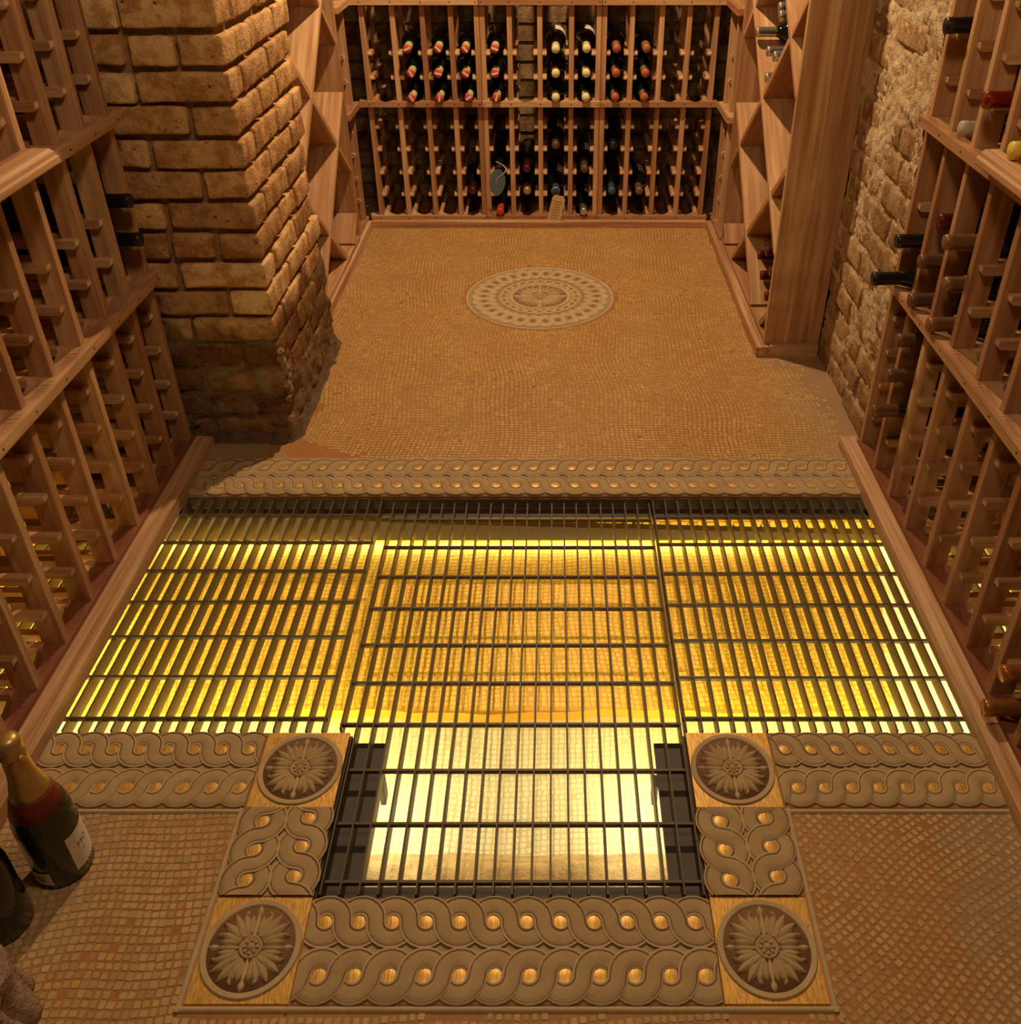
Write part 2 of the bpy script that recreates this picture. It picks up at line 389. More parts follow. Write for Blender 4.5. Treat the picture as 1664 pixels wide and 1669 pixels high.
# ---- tesserae: a warped grid clipped to a region, each one a low bevelled chip
def tess_field(name, inside, x0, x1, y0, y1, pitch, ang, warp, zt, mat, parent, seed, fill=0.84, h=0.0007, singles=0, keep=0.985, single_mat=None):
    r = np.random.default_rng(seed)
    cx, cy = (x0+x1)/2, (y0+y1)/2
    R = math.hypot(x1-x0, y1-y0)/2 + 3*pitch
    n = int(2*R/pitch)+1
    chips = []
    ca, sa = math.cos(ang), math.sin(ang)
    ph = r.uniform(0, 6.28, 8)
    for j in range(n):
        row_off = r.normal(0, .06)*pitch
        i = 0
        for i in range(n):
            u = -R + i*pitch + row_off; v = -R + j*pitch
            wu = warp*(math.sin(v*9+ph[0])+0.6*math.sin(v*17+u*5+ph[1]) + 0.4*math.sin(u*21+ph[2]))
            wv = warp*(math.sin(u*8+ph[3])+0.6*math.sin(u*15-v*6+ph[4]) + 0.4*math.sin(u*27+ph[5]))
            uu, vv = u+wu, v+wv
            x = cx+ca*uu-sa*vv; y = cy+sa*uu+ca*vv
            k = r.random()
            if not (x0 < x < x1 and y0 < y < y1) or not inside(x, y) or k > keep: continue
            # local direction from the warp so chips follow the rows
            dvdu = warp*(8*math.cos(u*8+ph[3])+9*math.cos(u*15-v*6+ph[4])+10.8*math.cos(u*27+ph[5]))
            th = ang+math.atan(dvdu)+r.normal(0, .09)
            hx = pitch*fill/2*r.uniform(.78, 1.12); hy = pitch*fill/2*r.uniform(.82, 1.10)
            chips.append((x, y, th, hx, hy, r.uniform(.6, 1.3)*h, r.uniform(-.12, .12, 4)))
    def geo(c):
        x, y, th, hx, hy, hh, jit = c
        c_, s_ = math.cos(th), math.sin(th)
        oc = [(-hx, -hy*.72), (-hx*.74, -hy), (hx*.74, -hy), (hx, -hy*.72), (hx, hy*.72), (hx*.74, hy), (-hx*.74, hy), (-hx, hy*.72)]
        bot, top = [], []
        for q, (a, b_) in enumerate(oc):
            f = 1+jit[q//2]
            a2, b2 = a*f, b_*f
            bot.append((c_*a2-s_*b2, s_*a2+c_*b2, -0.0004)); top.append((.95*(c_*a2-s_*b2), .95*(s_*a2+c_*b2), hh))
        vs = bot+top
        fs = [[k, (k+1) % 8, 8+(k+1) % 8, 8+k] for k in range(8)]+[list(range(8, 16))]
        return vs, fs
    chips.sort(key=lambda c: c[1])
    if singles:
        vars_ = []
        for q in range(6):
            c = chips[q*7]; vs, fs = geo((0, 0, 0, pitch*fill/2*(.9+.04*q), pitch*fill/2*(.88+.05*((q*2) % 5)), h, c[6]))
            vars_.append(mesh_from('tessera', vs, fs, single_mat))
        for q in range(min(singles, len(chips))):
            c = chips[q]
            put('tessera', vars_[q % 6], parent, (c[0], c[1], zt), (0, 0, c[2]))
        chips = chips[singles:]
    V, F = [], []
    for c in chips:
        vs, fs = geo(c); o = len(V)
        V += [(c[0]+a, c[1]+b_, zt+e) for a, b_, e in vs]; F += [[i+o for i in f] for f in fs]
    o = put(name, mesh_from(name, V, F, mat), parent)
    o['kind'] = 'stuff'
    return o
MED = (-0.052, 3.06, 0.268)
def in_aisle(x, y):
    if (x-MED[0])**2+(y-MED[1])**2 < (MED[2]+.008)**2: return False
    if y > 2.62: return -0.765 < x < 0.638
    n_ = 0.05*noise.noise(Vector((x*9, y*9, 3)))
    if x < -0.70+n_ and y < 2.72: return False
    if y < 2.63 and x > 0.70+n_*2+0.14*max(0, (2.5-y)/.5): return random.random() < .25 and x < .82
    if y < 2.16 and (x < -.50+n_*3 and (x+.50)/-.2 > (y-2.02)/.10): return False
    return True
tess_field('aisle_tesserae', in_aisle, -.78, .80, 2.022, 3.755, 0.0125, 0.03, 0.010, 0.0, M_TESS, floor, 11)
tess_field('front_tesserae', lambda x, y: True, -0.922, -0.534, 0.40, 0.964, 0.0128, 0.10, 0.007, 0.0, M_TESSF, floor, 12, 0.84, singles=150, single_mat=M_TESS1)
tess_field('front_tesserae', lambda x, y: True, 0.402, 0.80, 0.40, 0.964, 0.0126, 0.62, 0.006, 0.0, M_TESSF, floor, 13, 0.70, singles=120, single_mat=M_TESS1)
tess_field('front_tesserae', lambda x, y: True, -0.534, 0.402, 0.48, 0.645, 0.0128, 0.04, 0.006, 0.0, M_TESSF, floor, 14, 0.72)

# ---- relief ornament
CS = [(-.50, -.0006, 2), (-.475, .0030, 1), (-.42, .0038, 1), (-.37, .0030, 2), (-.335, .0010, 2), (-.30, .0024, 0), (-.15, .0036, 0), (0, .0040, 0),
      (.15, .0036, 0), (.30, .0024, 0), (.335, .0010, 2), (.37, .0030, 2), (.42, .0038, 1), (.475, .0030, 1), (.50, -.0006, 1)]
def scroll_geo(p, vd, flip, wfac=1.14, nseg=11, zf=1.0, ext=1.0):
    """one S strand: over disc k at (0, vd), under disc k+1 at (p, vd); flip=-1 mirrors it."""
    rr = p/2; pts = []
    for i in range(nseg+1):
        a = PI*ext - PI*ext*i/nseg; pts.append((rr*math.cos(a), vd+rr*math.sin(a), a-PI/2))
    for i in range(1, nseg+1):
        a = PI + PI*ext*i/nseg; pts.append((p+rr*math.cos(a), vd+rr*math.sin(a), a+PI/2))
    w_ = p*wfac*0.5
    V, F, MI = [], [], []
    n = len(CS); N = len(pts)
    for i, (x, y, th) in enumerate(pts):
        t = i/(N-1); lift = (0.0024*math.sin(PI*t)**0.8 + 0.0003)*zf
        nx, ny = -math.sin(th), math.cos(th)
        for (s, z, m_) in CS:
            V.append((x+nx*s*w_, (y+ny*s*w_)*flip, lift+z*zf*.55))
    for i in range(N-1):
        for k in range(n-1):
            q = [i*n+k, i*n+k+1, (i+1)*n+k+1, (i+1)*n+k]
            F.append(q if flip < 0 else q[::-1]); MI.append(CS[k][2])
    return V, F, MI
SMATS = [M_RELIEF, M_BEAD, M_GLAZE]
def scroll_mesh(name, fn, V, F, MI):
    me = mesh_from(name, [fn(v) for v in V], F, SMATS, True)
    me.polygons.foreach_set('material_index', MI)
    bm = bmesh.new(); bm.from_mesh(me)
    up = sum(f.normal.z*f.calc_area() for f in bm.faces)
    if up < 0: bmesh.ops.reverse_faces(bm, faces=bm.faces)
    bm.to_mesh(me); bm.free(); return me
def disc_mesh(r):
    return lathe_me('gold_disc', [(r, -0.002), (r, 0.0008), (r*.9, 0.0011), (0.0, 0.0012)], M_LEAF, 14)
def guilloche(x0, x1, y0, y1, n, along='x', flip_x=False, z=0.0, seed=1, mirror=False):
    """double guilloche border filling the rectangle, n discs per row"""
    b = empty('relief_border', ((x0+x1)/2, (y0+y1)/2, z)); b.parent = floor
    L = (x1-x0) if along == 'x' else (y1-y0); W = (y1-y0) if along == 'x' else (x1-x0)
    rot = 0 if along == 'x' else PI/2
    b.rotation_euler = (0, 0, rot)
    put('ground', box_me(L, W, 0.003, M_BROWN, 0.0004), b, (0, 0, -0.0003))
    p = L/n; vd = W*0.252
    put('middle_ground', box_me(L-.001, W*.30, 0.003, M_RELIEF, 0.0004), b, (0, 0, .0003))
    sc = W/0.157
    dm = disc_mesh(p*0.225)
    ms = {}
    for fl in (1, -1):
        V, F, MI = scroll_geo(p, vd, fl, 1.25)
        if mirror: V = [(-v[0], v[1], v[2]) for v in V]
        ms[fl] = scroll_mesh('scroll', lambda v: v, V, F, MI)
    hL, hW = L/2, W/2
    for fl in (1, -1):
        for k in range(-1, n+1):
            xk = -hL + (k+0.5)*p + (p*.12 if fl < 0 else 0)
            lo, hi = (xk-p*1.85, xk+p*.85) if mirror else (xk-p*.85, xk+p*1.85)
            me = ms[fl]
            if lo < -hL or hi > hL:      # clip the strand at the border end
                if hi < -hL+p*.6 or lo > hL-p*.6: continue
                bm = bmesh.new(); bm.from_mesh(me)
                for co, no in (((-hL-xk, 0, 0), (-1, 0, 0)), ((hL-xk, 0, 0), (1, 0, 0))):
                    bmesh.ops.bisect_plane(bm, geom=bm.verts[:]+bm.edges[:]+bm.faces[:], plane_co=co, plane_no=no, clear_outer=True)
                if not bm.faces: bm.free(); continue
                me = me.copy(); bm.to_mesh(me); bm.free()
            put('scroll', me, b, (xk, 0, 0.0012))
            if 0 <= k < n: put('gold_disc', dm, b, (xk, vd*fl, 0.0030), (0, 0, 0))
    # curved ribs filling the space between the two rows
    V, F = [], []
    for i in range(9):
        t = i/8; a = PI*(.62+.76*t)
        for (r_, zz) in ((p*.46, 0), (p*.44, .0012), (p*.40, .0016), (p*.34, .0012), (p*.32, 0)):
            xx = p*.50+r_*math.cos(a); V.append(((-xx if mirror else xx), r_*math.sin(a), zz))
    for i in range(8):
        for k in range(4): F.append([i*5+k, i*5+k+1, (i+1)*5+k+1, (i+1)*5+k])
    rib = mesh_from('rib', V, F, [M_BEAD], True)
    bm = bmesh.new(); bm.from_mesh(rib)
    if sum(f.normal.z for f in bm.faces) < 0: bmesh.ops.reverse_faces(bm, faces=bm.faces)
    bm.to_mesh(rib); bm.free()
    for k in range(n):
        xk = -hL+(k+.5)*p
        if -hL+p*.2 < xk+(-p*.4 if mirror else p*.4) < hL-p*.4: put('rib', rib, b, (xk, 0, .0024))
    return b
def border_strip(pts):
    """pale bead along a polyline on the floor"""
    V, F = [], []
    prof = [(-.0045, 0), (-.003, .003), (0, .0042), (.003, .003), (.0045, 0)]
    for (a, b_) in zip(pts[:-1], pts[1:]):
        dx, dy = b_[0]-a[0], b_[1]-a[1]; l = math.hypot(dx, dy); ux, uy = dx/l, dy/l
        o = len(V)
        for (q, e) in ((a, -.0045), (b_, .0045)):
            for (s, z) in prof: V.append((q[0]+ux*e-uy*s, q[1]+uy*e+ux*s, z))
        for k in range(4): F.append([o+k, o+k+1, o+6+k, o+5+k][::-1])
    return put('border_bead', mesh_from('border_bead', V, F, M_BEAD, True), floor)
Y0, Y1, Y2, Y3 = 0.659, 0.817, 0.974, 1.131
TX0, TX1, UX0, UX1 = -0.526, -0.376, 0.241, 0.391
guilloche(TX1+.002, UX0-.002, Y0, Y1-.002, 12)
guilloche(-0.921, TX0-.002, Y2, Y3, 8)
guilloche(UX1+.002, 0.771, Y2, Y3, 8)
guilloche(TX0, TX1, Y1+.001, Y2-.001, 3, 'y')
guilloche(UX0, UX1, Y1+.001, Y2-.001, 3, 'y', mirror=True)
guilloche(-0.935, 0.775, 1.866, 2.016, 34, mirror=True)
border_strip([(-0.921, 0.968), (TX0-.006, 0.968), (TX0-.006, Y0-.006), (UX1+.006, Y0-.006), (UX1+.006, 0.968), (0.771, 0.968)])
border_strip([(-0.90, 2.020), (0.775, 2.020)])

def petal_geo(L, W, H, ang, r0, nu=6, nv=5, curl=0.0):
    """one pointed acanthus lobe with a central rib"""
    V, F = [], []
    ca, sa = math.cos(ang), math.sin(ang)
    for i in range(nu+1):
        t = i/nu; wdt = W*math.sin(PI*min(1, t*0.86+0.14))**0.75
        for j in range(nv):
            s = -1+2*j/(nv-1)
            x = r0+L*t; y = s*wdt/2 + curl*t*t*L
            z = H*(1-s*s)*(0.4+0.6*math.sin(PI*min(1, t*.9+.05))) + (0.35*H if j == nv//2 else 0) - (0.0006 if abs(s) == 1 else 0)
            V.append((ca*x-sa*y, sa*x+ca*y, z))
    for i in range(nu):
        for j in range(nv-1):
            F.append([i*nv+j, (i+1)*nv+j, (i+1)*nv+j+1, i*nv+j+1])
    return V, F
def rosette(R, parent, z=0.0, ground=None):
    """ring, four acanthus leaves, hub with beads on a brown ground, all inside radius R"""
    put('ground', lathe_me('ground', [(R*.97, -.001), (R*.97, .0006), (0, .0006)], ground or M_ROSEG, 40), parent, (0, 0, z))
    ring = [(R*.87, .0), (R*.88, .0020), (R*.91, .0032), (R*.93, .0024), (R*.945, .0028), (R*.975, .0034), (R, .0020), (R*1.005, 0)]
    put('ring', lathe_me('ring', ring, M_BEAD, 48), parent, (0, 0, z))
    parts = []
    for a, l, wd, r0, cu, up in ((.50, .36, .17, .30, .22, 0), (-.50, .36, .17, .30, -.22, 0), (.34, .50, .19, .25, .10, .0004), (-.34, .50, .19, .25, -.10, .0004), (.12, .60, .19, .25, .05, .0009), (-.12, .60, .19, .25, -.05, .0009), (0, .22, .13, .25, 0, .0020), (.42, .10, .10, .68, .5, .0008), (-.42, .10, .10, .68, -.5, .0008)):
        gv, gf = petal_geo(R*l, R*wd, R*.034+.0004, a*1.0, R*r0, curl=cu)
        parts.append(([(v[0], v[1], v[2]+up) for v in gv], gf))
    V, F = join_meshes('leaf', parts, M_RELIEF)
    leaf = mesh_from('acanthus_leaf', V, F, M_RELIEF, True)
    bud = mesh_from('bud', *petal_geo(R*.20, R*.13, .003, 0, R*.66), M_BEAD, True)
    spine = mesh_from('leaf_spine', *petal_geo(R*.60, R*.085, .0030, 0, R*.2, 5, 3), M_BEAD, True)
    for k in range(4):
        put('acanthus_leaf', leaf, parent, (0, 0, z+.0012), (0, 0, PI/4+k*PI/2))
        put('leaf_spine', spine, parent, (0, 0, z+.0008), (0, 0, k*PI/2))
        put('bud', bud, parent, (0, 0, z+.0010), (0, 0, k*PI/2))
    put('hub', lathe_me('hub', [(R*.245, 0), (R*.235, .0040), (R*.20, .0046), (R*.18, .0026), (R*.08, .0026), (R*.07, .0052), (0, .006)], M_RELIEF, 24), parent, (0, 0, z))
    bd = lathe_me('hub_bead', [(R*.042, 0), (R*.036, .002), (R*.018, .0034), (0, .0036)], M_BEAD, 8)
    for k in range(8): put('hub_bead', bd, parent, (R*.13*math.cos(k*PI/4), R*.13*math.sin(k*PI/4), z+.0026))
for (x0, x1, y0, y1) in ((TX0, TX1, Y0, Y1), (TX0, TX1, Y2, Y3), (UX0, UX1, Y0, Y1), (UX0, UX1, Y2, Y3)):
    t = empty('rosette_tile', ((x0+x1)/2, (y0+y1)/2, 0)); t.parent = floor
    put('gold_plate', box_me(x1-x0-.001, y1-y0-.001, .004, M_LEAF, .0006), t, (0, 0, .0002))
    rosette(0.0735, t, 0.0022)
# round medallion in the aisle
t = empty('round_medallion', (MED[0], MED[1], 0)); t.parent = floor
MR = MED[2]
put('ground', lathe_me('ground', [(MR, -.001), (MR, .0008), (0, .0008)], M_BEAD, 64), t)
put('outer_ring', lathe_me('outer_ring', [(MR*.965, .0006), (MR*.975, .003), (MR*.99, .003), (MR, .0)], M_BEAD, 64), t)
for (ra, rb, n, nm) in ((.155, .252, 30, 'braid'), (.112, .150, 24, 'braid')):
    rm = (ra+rb)/2; p = 2*PI*rm/n
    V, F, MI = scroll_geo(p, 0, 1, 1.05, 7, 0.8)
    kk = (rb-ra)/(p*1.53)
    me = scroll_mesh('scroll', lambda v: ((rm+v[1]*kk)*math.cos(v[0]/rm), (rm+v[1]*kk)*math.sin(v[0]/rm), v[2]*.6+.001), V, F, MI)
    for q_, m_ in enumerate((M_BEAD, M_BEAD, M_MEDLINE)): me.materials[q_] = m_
    dm = lathe_me('braid_disc', [(p*.20, 0), (p*.19, .0016), (0, .0018)], M_BROWN, 10)
    for k in range(n):
        a = 2*PI*k/n
        put('scroll', me, t, (0, 0, 0), (0, 0, a))
        put('braid_disc', dm, t, (rm*math.cos(a), rm*math.sin(a), .001), (0, 0, a))
put('inner_ring', lathe_me('inner_ring', [(.151, .0006), (.152, .0018), (.158, .0018), (.159, .0006)], M_MEDLINE, 64), t)
rosette(0.112, t, .001, M_MEDLINE)

# ---- pit under the grates
for (nm, x0, x1, y0, y1, z0, z1) in (('pit_floor', XL, XR, 1.02, 1.955, PZ-.03, PZ), ('pit_floor', GX0-.03, GX1+.03, 0.80, 1.03, PZ-.031, PZ-.001)):
    boxp(nm, x0, x1, y0, y1, z0, z1, M_LITGOLDG, floor, .001)
V = []
out = []
for i in range(40): out.append((-1.24+(0.69+1.24)*i/39, 1.342+.006*math.sin(i*.5)+.003*math.sin(i*1.9)))
for i in range(1, 10): a = -PI/2+PI/2*i/10; out.append((0.69+.05*math.cos(a), 1.392+.05*math.sin(a)))
out += [(0.765, 1.54), (0.80, 1.66), (0.86, 1.92), (-1.24, 1.92)]
put('gold_slab', extrude_poly('gold_slab', out, 2, PZ, SZ, M_GOLDG), floor)
def in_slab(x, y): return y > 1.352 and y < 1.915 and x < 0.745+(y-1.4)*.2
tess_field('slab_tesserae', in_slab, -1.23, .85, 1.34, 1.92, 0.0135, 0.04, 0.008, SZ, M_GOLDT, floor, 21, .80, .0005)
def in_trench(x, y): return (y < 1.332 and (y > 1.03 or GX0 < x < GX1)) or (x > 0.77+(y-1.4)*.2 and y < 1.91)
tess_field('trench_tesserae', in_trench, -1.25, 1.09, 1.01, 1.90, 0.0125, 0.03, 0.007, PZ, M_LITGOLDT, floor, 22, .80, .0005)
boxp('pit_wall', XL, XR, 1.925, 1.96, PZ, -.0455, M_GOLDG, floor)
# gold stones set in the back wall of the pit
st = []
for k in range(88):
    st.append(put('gold_stone', None or box_me(0.021 if k % 3 else .026, 0.010, 0.020 if k % 2 else .024, M_GOLDT, .005), floor, (-1.02+k*.0243, 1.922, -0.140+.003*math.sin(k*2.3)), (0, .15*math.sin(k*1.7), 0)))
V = [(x, y, z) for x, z in ((XL, -.060), (-.30, -.118), (XR, -.160)) for y, z in ((1.896, z), (1.9249, z), (1.9249, -.172), (1.896, -.172))]
put('lamp_housing', fixn(mesh_from('lamp_housing', V, [[a+k, a+(k+1) % 4, a+4+(k+1) % 4, a+4+k] for a in (0, 4) for k in range(4)]+[[0, 1, 2, 3], [8, 9, 10, 11]], M_FRAME)), floor)
boxp('pit_wall', XL-.02, XL, 1.0, 1.955, PZ, -.0455, M_GOLDG, floor)
boxp('pit_wall', XR, XR+.02, 1.0, 1.955, PZ, -.0455, M_GOLDG, floor)
boxp('pit_wall', XL, GX0-.03, 1.02, 1.04, PZ, -.0455, M_GOLDG, floor)
boxp('pit_wall', GX1+.03, XR, 1.02, 1.04, PZ, -.0455, M_GOLDG, floor)
boxp('pit_wall', GX0-.05, GX0-.03, .80, 1.03, PZ, -.0455, M_GOLDG, floor)
boxp('pit_wall', GX1+.03, GX1+.05, .80, 1.03, PZ, -.0455, M_GOLDG, floor)
boxp('pit_wall', GX0-.05, GX1+.05, .78, .80, PZ, -.0455, M_GOLDG, floor)
# rough stone step at the front of the leg
nx, ny = 46, 14; V, F = [], []
for j in range(ny+1):
    for i in range(nx+1):
        x = -.40+.66*i/nx; y = .80+.225*j/ny
        e = min(1, (1-j/ny)*5)
        z = PZ+.003+e*(.034+.012*noise.noise(Vector((x*14, y*14, 1)))+.006*noise.noise(Vector((x*40, y*40, 5))))
        yy = y+(.012*noise.noise(Vector((x*9, 2, 2))) if j >= ny-2 else 0)
        V.append((x, yy, z))
for j in range(ny):
    for i in range(nx): F.append([j*(nx+1)+i, j*(nx+1)+i+1, (j+1)*(nx+1)+i+1, (j+1)*(nx+1)+i])
put('stone_step', mesh_from('stone_step', V, F, M_ROCK, True), floor)

# ---- ceiling and walls
c = struct(boxp('ceiling', XL-.2, XR+.2, -.5, YB+.2, ZC, ZC+.1, M_CEIL), 'plain plaster ceiling above the frame')

def brick_variant(L, D, H, mat, seed, fine=True):
    r = random.Random(seed); V, F = [], []
    n = (7, 4, 4) if fine else (2, 1, 1)
    dims = (L, D, H); rad = .0065 if fine else .004
    cuts = []
    for a in range(3):
        e = rad*1.1/dims[a]; m_ = n[a]-2
        cuts.append([0]+[e+(1-2*e)*q/m_ for q in range(m_+1)]+[1] if fine else [q/n[a] for q in range(n[a]+1)])
    sv = Vector((r.uniform(-50, 50), r.uniform(-50, 50), r.uniform(-50, 50)))
    vid = {}
    def vert(ix, iy, iz):
        k = (ix, iy, iz)
        if k in vid: return vid[k]
        p = Vector([dims[a]*(cuts[a][k[a]]-.5) for a in range(3)])
        q = Vector([max(-dims[a]/2+rad, min(dims[a]/2-rad, p[a])) for a in range(3)])
        d = p-q
        if d.length > 1e-6: p = q+d.normalized()*rad*min(1, d.length/rad)
        if fine:
            nn = noise.noise_vector((p+sv)*20)*.0028 + noise.noise_vector((p+sv)*70)*.0024; p = p+nn
        vid[k] = len(V); V.append(p); return vid[k]
    for a in range(3):
        u, v = [i for i in range(3) if i != a]
        for s in (0, n[a]):
            for i in range(n[u]):
                for j in range(n[v]):
                    q = []
                    for (di, dj) in ((0, 0), (1, 0), (1, 1), (0, 1)):
                        t = [0, 0, 0]; t[a] = s; t[u] = i+di; t[v] = j+dj; q.append(vert(*t))
                    F.append(q)
    return fixn(mesh_from('brick', V, F, mat, fine))
CO = 0.0745; BH = .0610
def brick_set(mat, lens, fine, seed):
    return {l: [brick_variant(l, .098, BH, mat, seed+q*13+int(l*1000), fine) for q in range(5 if fine else 2)] for l in lens}
def lay(parent, bset, origin, direction, normal_rot, length, z0, courses, lens, jit, rnd, first=None, skew=0.0):
    """bricks along direction (unit 2-D) from origin; normal_rot rotates the brick so its long side runs along direction"""
    for c in range(courses):
        s = first(c) if first else -(c % 2)*lens[0]/2
        z = z0 + c*CO + BH/2 + .004
        q = 0
        while s < length-.03:
            l = lens[0] if (rnd.random() < .72 or len(lens) == 1) else lens[1]
            l2 = l
            if s+l > length: l2 = length-s
            lo = max(s, 0)
            if s < 0: l2 = l+s
            if l2 < .035: s += l+.011; continue
            key = min(bset, key=lambda k: abs(k-l2))
            me = rnd.choice(bset[key])
            m_ = lo+l2/2
            o = put('brick', me, parent, (origin[0]+direction[0]*m_+rnd.uniform(-jit, jit), origin[1]+direction[1]*m_+rnd.uniform(-jit, jit), z+rnd.uniform(-.002, .002)),
                    (rnd.uniform(-.012, .012), rnd.uniform(-.014, .014), normal_rot+rnd.uniform(-.014, .014)), (l2/key*(1 if s >= 0 else 1), 1, 1))
            s += l2+.011 if s >= 0 else l+.011
# left pier: front face y = 2.12, right face x = -0.715
rb = random.Random(3)
BS = brick_set(M_BRICK, (.205, .15, .098), True, 100)
pier = struct(empty('wall_left_pier'), 'yellow common brick pier standing beside the left wine rack')
PX, PY0, PY1 = -0.715, 2.12, 2.70
boxp('mortar_core', XL, PX-.019, PY0+.019, PY1-.01, 0, ZC, M_MORTAR, pier, .004)
for c in range(21):
    z = c*CO+BH/2+.004
    even = c % 2 == 0
    cl, cd = (.205, .098) if even else (.098, .205)     # corner brick: length along x, along y
    def br(l, x, y, rot):
        key = min(BS, key=lambda k: abs(k-l)); j = lambda a: rb.uniform(-a, a)
        put('brick', rb.choice(BS[key]), pier, (x+j(.0035), y+j(.0035), z+j(.0025)), (j(.016), j(.02), rot+j(.016)), (l/key, 1, 1))
    if even: br(.205, PX-.1025, PY0+.049, 0)
    else: br(.205, PX-.049, PY0+.1025, PI/2)
    s = cl+.012
    while s < 0.55:
        l = rb.choice((.205, .205, .098, .15)); br(l, PX-s-l/2, PY0+.049, 0); s += l+.012
    s = cd+.012
    while s < PY1-PY0-.05:
        l = rb.choice((.205, .205, .205, .15)); l = min(l, PY1-PY0-s)
        br(l, PX-.049, PY0+s+l/2, PI/2); s += l+.012
# crumbs of mortar fallen at the foot of the pier
V, F = [], []
for i in range(49):
    for j in range(5):
        tt = i/48; x, y = ((XL+.3+tt*(.30+.02)*1.0, PY0) if tt < .4 else (PX, PY0+(tt-.4)/.6*.58))
        if tt < .4: x = -1.02+tt/.4*(1.02+PX); ox, oy = 0, -1
        else: ox, oy = 1, 0
        d = j/4*.026; hgt = .034*(1-j/4)**1.6*(1+.6*noise.noise(Vector((i*.7, j, 4))))-.002
        V.append((x+ox*d*(1+.5*noise.noise(Vector((i*.45, 0, 9)))), y+oy*d*(1+.5*noise.noise(Vector((i*.45, 7, 9)))), max(-.002, hgt)))
for i in range(48):
    for j in range(4): F.append([i*5+j, i*5+j+1, (i+1)*5+j+1, (i+1)*5+j])
put('mortar_skirt', mesh_from('mortar_skirt', V, F, rough_mat('dark_foot_mortar', (.10, .06, .035), (.20, .13, .08), 30), True), pier)

V, F = [], []
nu, nz = 120, 40
for j in range(nz+1):
    for i in range(nu+1):
        t = i/nu*(.42+.575); z = .36*j/nz
        q = Vector((t, z, 2))
        d = -.011+.021*(.5+.8*noise.noise(q*8)+.55*noise.noise(q*24)+.3*noise.noise(q*60))*(1-(j/nz)**3)
        d = max(-.012, min(.014, d))
        if t < .42: x, y = PX-.42+t, PY0-d
        else: x, y = PX+d, PY0+t-.42
        if abs(t-.42) < .02: x, y = x-.004, y+.004
        V.append((x, y, z))
for j in range(nz):
    for i in range(nu): F.append([j*(nu+1)+i, j*(nu+1)+i+1, (j+1)*(nu+1)+i+1, (j+1)*(nu+1)+i])
put('mortar_coat', mesh_from('mortar_coat', V, F, rough_mat('dark_damp_mortar', (.13, .08, .042), (.24, .155, .085), 26), True), pier)
for q in range(11):
    bz = (.245, .21, .175, .15, .225, .19, .06, .055, .05, .13, .27)[q]
    bx, by = ((PX+.004, PY0+.004) if q < 6 or q > 8 else (PX-.25-.03*(q-6), PY0-.006))
    bm = bmesh.new(); bmesh.ops.create_icosphere(bm, subdivisions=2, radius=.017)
    for v in bm.verts: v.co *= 1+.45*noise.noise(v.co*70+Vector((q*3.1, 0, 0)))
    me = bpy.data.meshes.new('mortar_lump'); bm.to_mesh(me); bm.free(); me.materials.append(M_MORTAR)
    put('mortar_lump', me, pier, (bx, by+(.012*q % .02 if q < 6 else 0), bz), (q, q*2, 0), (.7, .7, 1.1 if q < 6 else .4))

# right pier: face x = 0.84 from y 2.12 to 3.4, with smeared pale mortar
rpier = struct(empty('wall_right_pier'), 'worn tan brick pier smeared with pale mortar beside the right wine rack')
BSR = brick_set(M_BRICKR, (.205, .15, .098), True, 400)
RX, RY0, RY1 = 0.84, 2.115, 2.612
boxp('mortar_core', RX+.012, XR, RY0+.012, RY1, 0, ZC, M_MORTAR, rpier, .004)
lay(rpier, BSR, (RX+.049, RY0), (0, 1), PI/2, RY1-RY0, 0, 20, (.205, .15), .004, rb)
lay(rpier, BSR, (RX+.115, RY0+.049), (1, 0), 0, .15, 0, 20, (.205, .098), .003, rb)
V, F = [], []
ny, nz = 110, 260
for j in range(nz+1):
    for i in range(ny+1):
        y = RY0+.004+(RY1-RY0)*i/ny; z = 1.5*j/nz
        P_ = Vector((y, z, 0))
        a = noise.noise(P_*6.5+Vector((3, 0, 0)))*.75 + noise.noise(P_*16)*.55+noise.noise(P_*45)*.45 + noise.noise(P_*100)*.35
        d = -.0095+.0125*a + .0100*min(1, z/1.1)
        V.append((RX-max(-.011, min(.016, d))-.002, y, z))
for j in range(nz):
    for i in range(ny): F.append([j*(ny+1)+i, (j+1)*(ny+1)+i, (j+1)*(ny+1)+i+1, j*(ny+1)+i+1])
o = put('mortar_smear', mesh_from('mortar_smear', V, F, M_SMEAR, True), rpier)

rb2 = random.Random(5)
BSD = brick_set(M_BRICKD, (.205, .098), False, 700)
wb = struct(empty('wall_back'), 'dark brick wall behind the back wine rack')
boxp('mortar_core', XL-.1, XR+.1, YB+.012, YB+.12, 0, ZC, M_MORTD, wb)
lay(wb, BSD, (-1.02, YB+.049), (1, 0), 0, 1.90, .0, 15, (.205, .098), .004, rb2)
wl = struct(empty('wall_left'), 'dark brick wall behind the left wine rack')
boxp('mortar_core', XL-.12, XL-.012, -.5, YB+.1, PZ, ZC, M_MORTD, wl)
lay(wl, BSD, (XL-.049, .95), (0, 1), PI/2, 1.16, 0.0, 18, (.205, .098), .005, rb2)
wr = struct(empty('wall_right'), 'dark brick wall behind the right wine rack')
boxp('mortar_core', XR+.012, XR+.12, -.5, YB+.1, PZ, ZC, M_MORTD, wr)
lay(wr, BSD, (XR+.049, .95), (0, 1), PI/2, 1.16, 0.0, 18, (.205, .098), .005, rb2)

